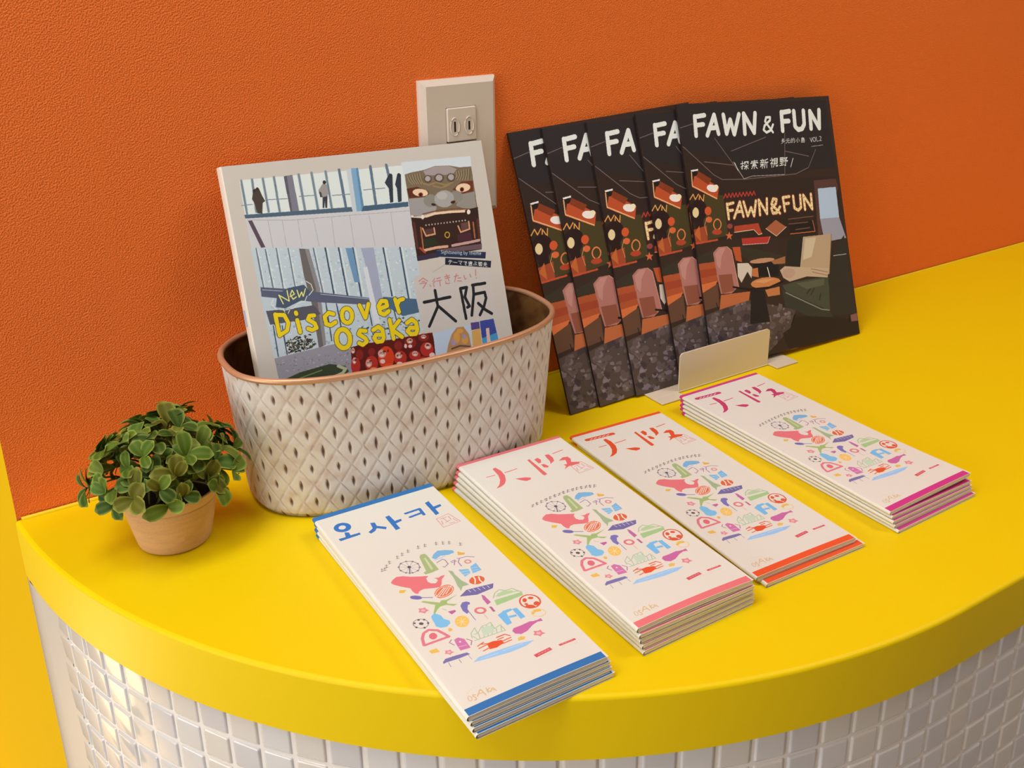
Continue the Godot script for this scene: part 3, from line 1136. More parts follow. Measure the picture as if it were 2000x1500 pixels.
# ------------------------------------------------------------------ what is printed: op, colour, stroke width, points in texture pixels
const BROCHURE_PRINT := [
	["p",[230,124,135],0,[94,611,107,598,128,587,153,596,174,614,204,631,237,647,223,658,218,681,225,698,240,706,255,696,256,683,250,671,266,679,280,674,294,676,283,687,273,694,257,723,244,737,223,732,187,716,173,717,161,722,154,733,145,725,142,706,143,684,117,654,98,627]],
	["s",[140,139,160],3.5,[234,575,225,588,212,595,197,596,182,590,170,579,163,564,160,547,164,531,173,519,186,511,202,510,216,516,229,527,236,543,238,560,234,575]],
	["s",[165,164,184],1.9,[199,553,232,574]],
	["p",[123,120,140],0,[238,578,237,580,235,580,233,580,232,579,231,578,230,575,231,573,232,572,234,571,236,571,237,572,238,574,239,576]],
	["s",[165,164,184],1.9,[199,553,216,590]],
	["p",[123,120,140],0,[221,596,220,597,218,598,216,598,215,597,214,595,213,593,214,591,215,589,217,588,219,589,220,590,221,591,222,594]],
	["s",[165,164,184],1.9,[199,553,194,592]],
	["p",[123,120,140],0,[197,598,196,599,194,600,193,600,191,599,190,597,189,595,190,593,191,591,193,591,195,591,196,592,197,594,198,596]],
	["s",[165,164,184],1.9,[199,553,174,580]],
	["p",[123,120,140],0,[176,584,174,586,173,586,171,586,169,585,168,583,168,581,168,579,169,578,171,577,173,577,175,578,176,580,176,582]],
	["s",[165,164,184],1.9,[199,553,163,557]],
	["p",[123,120,140],0,[164,560,163,561,161,562,159,562,158,561,157,559,156,557,157,555,158,553,160,552,161,553,163,554,164,555,165,557]],
	["s",[165,164,184],1.9,[199,553,166,532]],
	["p",[123,120,140],0,[167,533,166,535,164,536,163,536,161,535,160,533,159,531,160,529,161,527,163,526,165,526,166,527,167,529,168,531]],
	["s",[165,164,184],1.9,[199,553,182,516]],
	["p",[123,120,140],0,[184,515,183,517,181,518,179,518,178,517,177,515,176,513,177,511,178,509,180,508,182,508,183,509,184,511,185,513]],
	["s",[165,164,184],1.9,[199,553,204,514]],
	["p",[123,120,140],0,[208,513,207,514,205,515,204,515,202,514,201,512,200,510,201,508,202,506,204,506,206,506,207,507,209,509,209,511]],
	["s",[165,164,184],1.9,[199,553,225,527]],
	["p",[123,120,140],0,[231,527,229,528,228,529,226,529,224,528,223,526,222,524,223,522,224,520,226,520,228,520,230,521,231,523,231,525]],
	["s",[165,164,184],1.9,[199,553,235,550]],
	["p",[123,120,140],0,[242,552,241,553,239,554,237,554,235,553,234,551,234,549,234,547,236,545,237,545,239,545,241,546,242,548,242,550]],
	["p",[73,68,84],0,[205,557,203,560,200,562,197,562,194,560,193,557,192,553,193,549,195,546,198,545,201,545,204,547,206,550,206,553]],
	["s",[105,101,120],4.0,[200,554,182,596]],
	["p",[167,191,137],0,[263,511,274,498,291,500,294,515,292,630,263,634,232,633,230,618,244,613,253,564]],
	["p",[199,218,177],0,[275,527,283,527,275,615,264,617]],
	["p",[124,188,237],0,[302,544,320,523,345,509,372,520,399,539,397,557,370,559,338,548,312,560]],
	["s",[163,191,244],3.3,[306,563,331,562,353,558]],
	["p",[232,182,82],0,[410,556,422,573,434,580,425,591,401,583]],
	["s",[162,134,180],4.0,[305,584,335,574,341,583,340,615,318,628,314,621]],
	["s",[162,134,180],4.0,[356,607,375,605,357,635]],
	["s",[162,134,180],4.1,[355,615,377,615]],
	["s",[162,134,180],4.1,[388,599,394,607,379,626,378,657]],
	["s",[162,134,180],4.1,[396,604,425,608,450,628]],
	["s",[219,149,151],7.0,[424,649,421,652,417,654,413,654,408,652,405,649,403,645,403,641,404,636,406,633,410,631,415,631,419,633,422,636,424,640,425,645,424,649]],
	["p",[131,198,242],0,[355,672,392,689,387,717,356,729]],
	["p",[126,193,244],0,[405,679,436,668,433,722,393,725]],
	["s",[218,240,255],2.1,[355,692,390,701]],
	["s",[218,240,255],2.1,[405,692,426,696]],
	["s",[218,240,255],2.1,[402,708,424,714]],
	["s",[218,240,255],2.1,[355,711,379,717]],
	["p",[162,191,155],0,[319,656,332,669,329,694,333,745,342,769,345,783,319,780,298,805,303,787,303,769,314,720,318,673]],
	["p",[222,110,71],0,[414,783,406,793,394,799,380,800,367,796,358,787,353,776,355,764,363,754,375,747,389,746,402,750,411,759,416,770]],
	["s",[238,236,237],5.7,[384,746,381,766,368,789]],
	["s",[238,236,237],5.7,[401,757,394,779,396,798]],
	["p",[227,124,86],0,[287,767,279,783,264,797,246,805,227,806,211,801,203,790,202,774,209,759,224,745,243,737,262,735,277,740,286,752]],
	["s",[240,228,226],3.8,[199,789,254,750]],
	["s",[240,228,226],3.8,[213,790,263,751]],
	["s",[240,228,226],3.8,[228,790,273,752]],
	["s",[240,228,226],3.8,[242,790,283,753]],
	["s",[237,236,235],2.5,[281,768,276,779,266,789,252,796,238,800,224,799,214,793,208,785,207,774,213,763,223,753,236,745,251,742,265,743,275,748,281,757,281,768]],
	["p",[114,112,175],0,[279,832,320,808,378,817,429,826,412,852,341,857]],
	["s",[230,232,244],2.3,[326,812,328,830]],
	["s",[230,232,244],2.3,[345,815,346,834]],
	["s",[230,232,244],2.3,[363,819,365,837]],
	["s",[230,232,244],2.3,[382,822,384,841]],
	["s",[230,232,244],2.3,[401,826,402,844]],
	["p",[230,196,80],0,[94,689,103,673,126,686,109,698]],
	["p",[117,114,188],0,[155,764,151,767,144,767,135,763,127,757,120,749,117,741,118,734,122,731,129,731,138,735,146,741,153,749,156,757]],
	["s",[140,141,186],5.0,[154,760,189,782]],
	["p",[164,196,126],0,[139,784,151,783,198,825,210,816,227,823,277,815,224,834,220,847,251,869,234,871,213,851,189,848,172,859,153,878,150,871,178,829]],
	["p",[225,143,160],0,[144,847,131,848,123,856,116,844,105,836,113,828,115,815,127,822,139,822,138,835]],
	["p",[240,191,200],0,[132,839,130,842,127,843,123,842,121,841,119,838,118,834,118,831,120,829,123,828,127,828,129,830,131,833,132,836]],
	["p",[190,104,171],0,[199,891,226,896,226,906,204,914]],
	["s",[165,165,195],1.9,[189,865,200,881]],
	["p",[122,121,195],0,[254,886,269,870,285,872,294,883,290,895,281,895,268,916,266,934,253,941,248,917]],
	["s",[138,139,186],3.1,[265,936,262,990]],
	["s",[220,130,140],9.7,[320,960,315,964,310,967,303,967,296,964,291,959,288,953,287,946,289,940,293,935,299,933,305,933,312,935,317,940,321,947,321,953,320,960]],
	["s",[215,182,193],2.4,[305,973,304,1011]],
	["p",[192,112,175],0,[354,865,361,877,362,926,344,933,345,895]],
	["p",[182,103,157],0,[342,947,351,951,350,984,341,983]],
	["p",[166,210,151],0,[379,922,493,932,488,952,371,956]],
	["s",[162,198,153],4.0,[383,908,402,884,428,874,443,892,473,893,482,914,493,932]],
	["s",[162,198,153],4.0,[396,904,427,900,461,915,486,919]],
	["p",[182,217,171],0,[407,893,434,889,467,904,466,918,400,912]],
	["s",[215,103,80],6.4,[520,1025,509,1036,495,1042,480,1041,467,1035,457,1023,451,1008,452,992,458,977,469,965,483,959,498,959,512,966,522,978,527,993,526,1010,520,1025]],
	["p",[220,94,62],0,[490,1038,486,1041,480,1041,472,1039,466,1034,460,1029,458,1023,459,1018,463,1015,469,1014,476,1017,483,1021,488,1027,491,1033]],
	["p",[220,94,62],0,[513,1030,509,1035,504,1037,499,1036,495,1034,492,1029,492,1024,494,1018,498,1014,503,1012,508,1012,512,1015,515,1020,515,1025]],
	["p",[220,94,62],0,[483,988,479,992,475,995,471,995,468,993,466,989,466,984,469,979,472,975,476,972,480,972,484,974,485,978,485,983]],
	["p",[220,94,62],0,[511,990,509,992,505,993,500,992,496,989,493,986,492,982,493,978,496,976,500,975,504,976,508,979,511,982,512,986]],
	["p",[220,94,62],0,[474,1012,472,1014,469,1015,467,1015,464,1013,463,1011,462,1008,463,1005,465,1002,468,1001,471,1002,473,1003,475,1006,475,1009]],
	["s",[232,210,140],3.4,[503,1091,497,1098,488,1101,478,1101,469,1097,461,1090,457,1081,456,1072,458,1063,465,1057,473,1053,483,1054,493,1058,500,1065,505,1073,506,1083,503,1091]],
	["p",[230,196,98],0,[454,1067,476,1054,499,1061,494,1075,474,1068,459,1076]],
	["p",[119,196,251],0,[345,1009,371,1000,380,1010,366,1078,345,1079]],
	["p",[119,196,251],0,[408,1005,427,1008,427,1072,406,1074]],
	["p",[119,196,251],0,[369,997,405,999,408,1011,379,1015]],
	["p",[119,196,251],0,[375,1035,405,1041,402,1053,374,1048]],
	["s",[137,136,149],2.8,[108,917,101,925,92,930,82,930,72,926,64,918,59,908,57,897,60,887,66,878,75,874,85,873,95,877,104,885,109,895,110,907,108,917]],
	["p",[84,83,91],0,[92,907,90,910,87,911,83,911,80,908,78,905,77,902,78,898,80,895,83,894,87,895,90,897,92,900,93,904]],
	["p",[93,91,100],0,[69,890,68,892,66,892,64,892,62,891,61,889,61,887,61,885,62,883,64,882,66,882,68,883,69,885,70,888]],
	["p",[93,91,100],0,[90,880,88,882,86,883,84,882,83,881,82,879,81,877,82,875,83,873,85,872,87,872,89,873,90,875,90,878]],
	["p",[93,91,100],0,[108,889,107,891,105,892,103,892,101,891,100,889,100,887,100,884,102,883,103,882,105,882,107,883,108,885,109,887]],
	["p",[93,91,100],0,[111,916,110,917,108,918,106,918,105,917,103,915,103,913,104,911,105,909,107,908,109,908,111,909,112,911,112,913]],
	["p",[93,91,100],0,[89,933,88,935,86,936,84,935,82,934,81,932,81,930,81,928,83,926,84,925,86,925,88,927,89,928,90,931]],
	["p",[93,91,100],0,[65,915,64,917,62,918,60,918,58,917,57,915,57,913,57,910,58,909,60,908,62,908,64,909,65,911,65,913]],
	["p",[126,200,248],0,[135,882,152,873,167,896,167,922,180,941,176,958,156,969,134,963,123,946,128,922,129,900]],
	["p",[242,203,109],0,[239,986,230,997,218,1004,206,1004,196,998,190,986,190,972,194,957,203,945,215,938,227,938,237,944,243,956,244,971]],
	["s",[248,235,193],2.1,[216,972,233,983]],
	["s",[248,235,193],2.1,[216,972,218,996]],
	["s",[248,235,193],2.1,[216,972,201,992]],
	["s",[248,235,193],2.1,[216,972,196,972]],
	["s",[248,235,193],2.1,[216,972,206,952]],
	["s",[248,235,193],2.1,[216,972,224,947]],
	["s",[248,235,193],2.1,[216,972,236,961]],
	["p",[234,191,100],0,[165,995,162,998,159,1000,155,1000,152,998,151,995,151,991,152,987,154,983,158,981,161,981,164,983,166,986,166,990]],
	["s",[224,128,149],11.5,[41,1018,52,981,69,957,92,950,118,969,129,998,137,1023,43,1020]],
	["p",[222,116,133],0,[103,998,98,1004,92,1008,85,1008,79,1005,76,998,75,990,78,982,82,976,89,972,95,972,101,975,104,982,105,990]],
	["p",[208,125,182],0,[144,1049,162,1045,177,1065,174,1120,136,1114,139,1077]],
	["s",[166,126,166],3.6,[136,1044,123,1054,131,1075]],
	["s",[166,126,166],3.6,[184,1070,195,1088,182,1107]],
	["p",[239,228,251],0,[160,1073,159,1074,158,1075,156,1075,154,1074,153,1072,153,1070,154,1068,155,1067,157,1066,158,1066,160,1067,161,1069,161,1071]],
	["s",[230,197,233],2.7,[140,1093,169,1099]],
	["s",[172,206,177],3.7,[203,1076,212,1050,238,1029,232,1063,246,1051,264,1035,283,1036,302,1032,297,1072,325,1063,325,1101]],
	["s",[172,206,177],3.7,[204,1093,326,1101]],
	["s",[172,206,177],3.7,[210,1070,218,1096]],
	["s",[172,206,177],3.7,[233,1069,225,1095]],
	["s",[172,206,177],3.7,[265,1041,242,1095]],
	["s",[172,206,177],3.7,[281,1040,258,1095]],
	["s",[172,206,177],3.7,[298,1046,274,1095]],
	["s",[172,206,177],3.7,[302,1075,292,1098]],
	["s",[172,206,177],3.7,[323,1072,310,1101]],
	["s",[172,206,177],3.7,[219,1060,235,1065]],
	["p",[199,224,204],0,[255,1046,280,1042,299,1057,288,1088,243,1086]],
	["p",[227,88,51],0,[232,1131,257,1131,287,1142,286,1160,252,1169,226,1164]],
	["s",[224,110,80],5.0,[198,1126,226,1118]],
	["s",[224,110,80],4.9,[196,1140,232,1136]],
	["s",[224,110,80],4.9,[203,1160,230,1156]],
	["s",[224,110,80],5.0,[211,1122,232,1131]],
	["s",[224,110,80],5.1,[278,1120,312,1120,324,1137]],
	["s",[224,110,80],5.0,[283,1149,322,1147]],
	["s",[224,110,80],5.0,[280,1162,317,1160]],
	["s",[224,110,80],5.0,[276,1133,299,1132]],
	["p",[202,110,175],0,[344,1118,356,1107,390,1107,425,1104,439,1110,458,1111,470,1109,469,1127,449,1121,424,1128,390,1147,363,1151,345,1137]],
	["p",[224,139,157],0,[439,1193,424,1193,414,1200,408,1188,396,1180,406,1172,408,1159,421,1167,435,1167,432,1180]],
	["p",[240,191,200],0,[425,1184,423,1186,420,1187,416,1187,413,1185,411,1182,410,1178,411,1175,413,1173,417,1172,420,1173,423,1175,426,1178,426,1181]],
	["p",[231,198,106],0,[341,1163,355,1161,368,1171,356,1183,335,1178]],
	["p",[157,207,255],0,[144,1194,173,1180,235,1183,327,1191,385,1204,344,1217,280,1217,206,1206,163,1198]],
	["s",[194,228,255],2.6,[176,1192,242,1198]],
	["s",[194,228,255],2.7,[260,1195,341,1200]],
	["p",[234,196,95],0,[41,1056,71,1057,72,1081,44,1074]],
	["p",[224,143,162],0,[114,1110,103,1110,96,1116,91,1106,81,1100,88,1094,90,1084,99,1090,109,1090,108,1100]],
	["p",[240,191,200],0,[103,1103,102,1105,100,1106,97,1105,94,1104,93,1102,92,1099,93,1097,94,1095,97,1094,99,1095,102,1096,103,1098,104,1101]],
	["p",[123,122,184],0,[56,1136,71,1125,107,1128,150,1135,156,1149,115,1149,68,1144,55,1145]],
	["s",[152,155,193],2.6,[72,1148,69,1173]],
	["s",[152,155,193],2.6,[110,1152,109,1174]],
	["s",[152,155,193],2.6,[148,1149,148,1176]],
	["p",[214,89,104],0,[340,1274,410,1268,412,1284,342,1291]],
	["p",[214,89,104],0,[443,1272,512,1272,513,1282,445,1282]],
	["s",[239,205,208],2.0,[355,1281,363,1280]],
	["s",[239,205,208],1.6,[458,1276,464,1276]],
	["s",[239,205,208],2.0,[368,1279,376,1279]],
	["s",[239,205,208],1.6,[469,1276,476,1276]],
	["s",[239,205,208],2.0,[382,1278,389,1277]],
	["s",[239,205,208],1.6,[481,1276,487,1275]],
	["s",[239,205,208],2.0,[395,1277,403,1276]],
	["s",[239,205,208],1.6,[492,1276,499,1275]],
	["s",[214,210,204],1.3,[353,1298,413,1295]],
	["s",[214,210,204],1.4,[443,1295,511,1296]],
	["s",[219,196,169],3.2,[57,1346,56,1350,54,1354,51,1357,49,1358,46,1358,44,1355,44,1352,44,1347,45,1343,47,1339,49,1336,52,1335,54,1335,56,1337,57,1341,57,1346]],
	["s",[218,190,146],4.1,[74,1341,68,1336,64,1344,69,1352,67,1362,59,1361]],
	["s",[218,190,146],4.1,[77,1351,97,1328,101,1330,103,1360]],
	["s",[218,190,146],4.1,[87,1343,101,1346]],
	["s",[218,190,146],4.1,[119,1333,115,1355]],
	["s",[218,190,146],4.1,[128,1338,116,1345,124,1356]],
	["s",[218,190,146],4.1,[124,1356,136,1343,139,1345,142,1360]],
	["s",[218,190,146],4.1,[130,1350,139,1353]],
	["s",[224,212,195],1.6,[59,1323,54,1318]],
	["s",[224,212,195],1.6,[66,1317,62,1311]],
	["s",[224,212,195],1.7,[75,1313,73,1307]],
	["s",[224,212,195],1.7,[85,1311,84,1305]],
	["s",[224,212,195],1.7,[95,1313,96,1307]],
	["s",[224,212,195],1.7,[105,1317,108,1311]],
	["s",[224,212,195],1.7,[114,1323,118,1318]],
	["s",[224,212,195],1.7,[121,1331,126,1328]],
	["s",[224,212,195],1.7,[126,1341,132,1339]],
	["s",[224,212,195],1.6,[129,1351,135,1351]],
	["s",[224,212,195],1.6,[129,1361,135,1363]],
	["s",[219,215,204],1.4,[55,1369,65,1377,77,1380,89,1380,105,1383]]
]
const STAMP_PRINT := [
	["s",[220,159,164],3.6,[448,289,510,278,527,359,445,365,448,289]],
	["s",[220,159,164],3.9,[460,300,492,297]],
	["s",[220,159,164],3.9,[460,315,454,342]],
	["s",[220,159,164],3.9,[469,336,492,328]],
	["s",[220,159,164],3.9,[501,295,501,326]],
	["s",[220,159,164],3.9,[510,324,516,351]],
	["s",[220,159,164],3.9,[481,351,504,351]],
	["s",[220,159,164],3.9,[475,302,481,336]]
]
const KOREAN_PRINT := [
	["p",[45,118,204],0,[117,152,112,162,104,170,94,175,83,176,72,174,62,168,54,159,49,149,48,137,49,126,55,115,63,107,73,102,84,101,95,103,105,109,113,118,118,129,119,141]],
	["p",[230,230,230],0,[97,144,93,150,87,154,81,155,74,152,69,147,67,140,68,133,72,127,78,123,84,122,91,125,96,130,98,137]],
	["p",[45,118,204],0,[76,179,92,189,90,213,130,214,128,230,38,233,37,214,68,215]],
	["p",[45,118,204],0,[196,168,214,175,211,204,243,234,233,250,204,220,190,237,167,247,162,231,189,213]],
	["p",[45,118,204],0,[269,157,289,156,291,209,320,207,318,223,287,230,287,275,266,278]],
	["p",[45,118,204],0,[463,144,484,139,482,192,516,188,514,205,481,212,479,255,460,260]],
	["s",[45,118,204],14.0,[355,179,422,176,419,229]],
	["s",[45,118,204],13.9,[360,216,412,211]],
	["s",[137,130,129],2.6,[96,510,107,513]],
	["s",[137,130,129],2.6,[103,504,95,526]],
	["s",[137,130,129],2.6,[92,521,104,524]],
	["s",[137,130,129],2.7,[108,509,120,511]],
	["s",[137,130,129],2.7,[115,503,108,525]],
	["s",[137,130,129],2.6,[104,520,116,523]],
	["s",[137,130,129],2.7,[122,494,133,497]],
	["s",[137,130,129],2.7,[129,488,121,511]],
	["s",[137,130,129],2.7,[118,506,130,509]],
	["s",[137,130,129],2.7,[142,475,154,478]],
	["s",[137,130,129],2.7,[149,469,142,492]],
	["s",[137,130,129],2.7,[138,486,150,489]],
	["s",[137,130,129],2.7,[184,459,196,462]],
	["s",[137,130,129],2.7,[191,453,183,476]],
	["s",[137,130,129],2.7,[179,471,192,474]],
	["s",[137,130,129],2.7,[209,450,221,453]],
	["s",[137,130,129],2.7,[216,444,208,467]],
	["s",[137,130,129],2.7,[204,462,216,465]],
	["s",[137,130,129],2.8,[239,442,251,445]],
	["s",[137,130,129],2.8,[246,435,238,459]],
	["s",[137,130,129],2.8,[234,453,247,456]],
	["s",[137,130,129],2.8,[286,438,298,440]],
	["s",[137,130,129],2.8,[293,431,285,455]],
	["s",[137,130,129],2.8,[281,449,294,452]],
	["s",[137,130,129],2.8,[315,441,327,444]],
	["s",[137,130,129],2.8,[322,435,313,458]],
	["s",[137,130,129],2.8,[310,453,322,456]],
	["s",[137,130,129],2.8,[360,453,372,456]],
	["s",[137,130,129],2.8,[368,446,359,470]],
	["s",[137,130,129],2.8,[355,464,368,467]],
	["s",[137,130,129],2.8,[386,464,398,467]],
	["s",[137,130,129],2.8,[393,457,384,481]],
	["s",[137,130,129],2.8,[381,475,393,479]],
	["s",[137,130,129],2.8,[408,476,420,478]],
	["s",[137,130,129],2.8,[416,469,407,493]],
	["s",[137,130,129],2.8,[403,487,416,490]],
	["s",[137,130,129],2.8,[443,510,455,513]],
	["s",[137,130,129],2.8,[450,503,441,527]],
	["s",[137,130,129],2.8,[437,521,450,524]]
]
const KANJI_PRINT := [
	["p",[224,116,124],0,[125,120,142,116,150,154,145,201,128,241,106,269,78,283,55,285,83,262,106,227,119,185]],
	["p",[224,116,124],0,[169,253,188,259,215,267,234,282,228,296,203,299,188,284]],
	["p",[224,116,124],0,[304,132,317,131,316,169,316,294,299,299,295,288]],
	["p",[224,116,124],0,[334,146,356,139,361,162,347,188,334,188]],
	["p",[224,116,124],0,[336,203,352,206,360,234,351,244,335,234]],
	["p",[224,116,124],0,[400,133,420,138,420,173,409,204,378,222,389,199,393,163]],
	["p",[224,116,124],0,[427,215,460,198,483,204,485,228,470,257,505,275,493,290,456,286,438,285,407,299,429,276,425,259,444,263,457,226]],
	["s",[224,116,124],5.3,[66,174,106,177]],
	["s",[224,116,124],5.4,[157,180,192,180,222,177]],
	["s",[224,116,124],5.7,[439,142,471,138,498,135]],
	["s",[132,126,124],3.1,[114,490,126,492]],
	["s",[132,126,124],3.1,[108,501,120,503]],
	["s",[132,126,124],3.1,[126,487,108,506]],
	["s",[132,126,124],3.1,[139,485,151,488]],
	["s",[132,126,124],3.1,[133,497,145,498]],
	["s",[132,126,124],3.1,[147,480,136,503]],
	["s",[132,126,124],3.1,[136,491,145,482]],
	["s",[132,126,124],3.1,[164,481,176,483]],
	["s",[132,126,124],3.1,[158,493,171,494]],
	["s",[132,126,124],3.1,[172,475,158,497]],
	["s",[132,126,124],3.1,[189,477,202,479]],
	["s",[132,126,124],3.1,[183,489,196,490]],
	["s",[132,126,124],3.1,[202,474,187,495]],
	["s",[132,126,124],3.1,[186,483,195,474]],
	["s",[132,126,124],3.1,[214,473,227,476]],
	["s",[132,126,124],3.1,[208,485,221,486]],
	["s",[132,126,124],3.1,[223,468,208,489]],
	["s",[132,126,124],3.1,[239,470,252,472]],
	["s",[132,126,124],3.1,[233,482,246,483]],
	["s",[132,126,124],3.1,[248,465,236,488]],
	["s",[132,126,124],3.1,[236,476,245,467]],
	["s",[132,126,124],3.2,[263,468,276,470]],
	["s",[132,126,124],3.1,[257,480,270,481]],
	["s",[132,126,124],3.2,[277,465,257,484]],
	["s",[132,126,124],3.2,[287,466,300,469]],
	["s",[132,126,124],3.2,[281,478,294,480]],
	["s",[132,126,124],3.2,[296,461,285,485]],
	["s",[132,126,124],3.2,[284,472,294,463]],
	["s",[132,126,124],3.2,[311,466,324,468]],
	["s",[132,126,124],3.2,[304,478,318,479]],
	["s",[132,126,124],3.2,[320,460,305,482]],
	["s",[132,126,124],3.2,[334,466,347,469]],
	["s",[132,126,124],3.2,[327,479,341,480]],
	["s",[132,126,124],3.2,[348,464,331,485]],
	["s",[132,126,124],3.2,[331,473,341,464]],
	["s",[132,126,124],3.2,[356,469,369,471]],
	["s",[132,126,124],3.2,[349,481,363,482]],
	["s",[132,126,124],3.2,[365,463,350,485]],
	["s",[132,126,124],3.2,[378,472,391,475]],
	["s",[132,126,124],3.2,[371,484,384,486]],
	["s",[132,126,124],3.2,[387,467,374,491]],
	["s",[132,126,124],3.2,[374,478,384,469]],
	["s",[132,126,124],3.2,[398,477,411,480]],
	["s",[132,126,124],3.2,[391,489,405,491]],
	["s",[132,126,124],3.2,[412,474,391,493]],
	["s",[132,126,124],3.2,[418,483,431,486]],
	["s",[132,126,124],3.2,[411,496,424,497]],
	["s",[132,126,124],3.2,[427,478,414,502]],
	["s",[132,126,124],3.2,[414,489,424,480]],
	["s",[132,126,124],3.2,[436,491,450,494]],
	["s",[132,126,124],3.2,[429,503,443,505]],
	["s",[132,126,124],3.2,[446,486,429,508]]
]
const PILL_PRINT := [
	["s",[224,116,124],24.7,[54,80,204,89]],
	["s",[241,234,239],3.8,[69,86,86,80]],
	["s",[241,234,239],3.8,[92,87,110,81]],
	["s",[241,234,239],3.8,[116,89,134,83]],
	["s",[241,234,239],3.8,[140,90,158,84]],
	["s",[241,234,239],3.8,[164,92,182,86]]
]
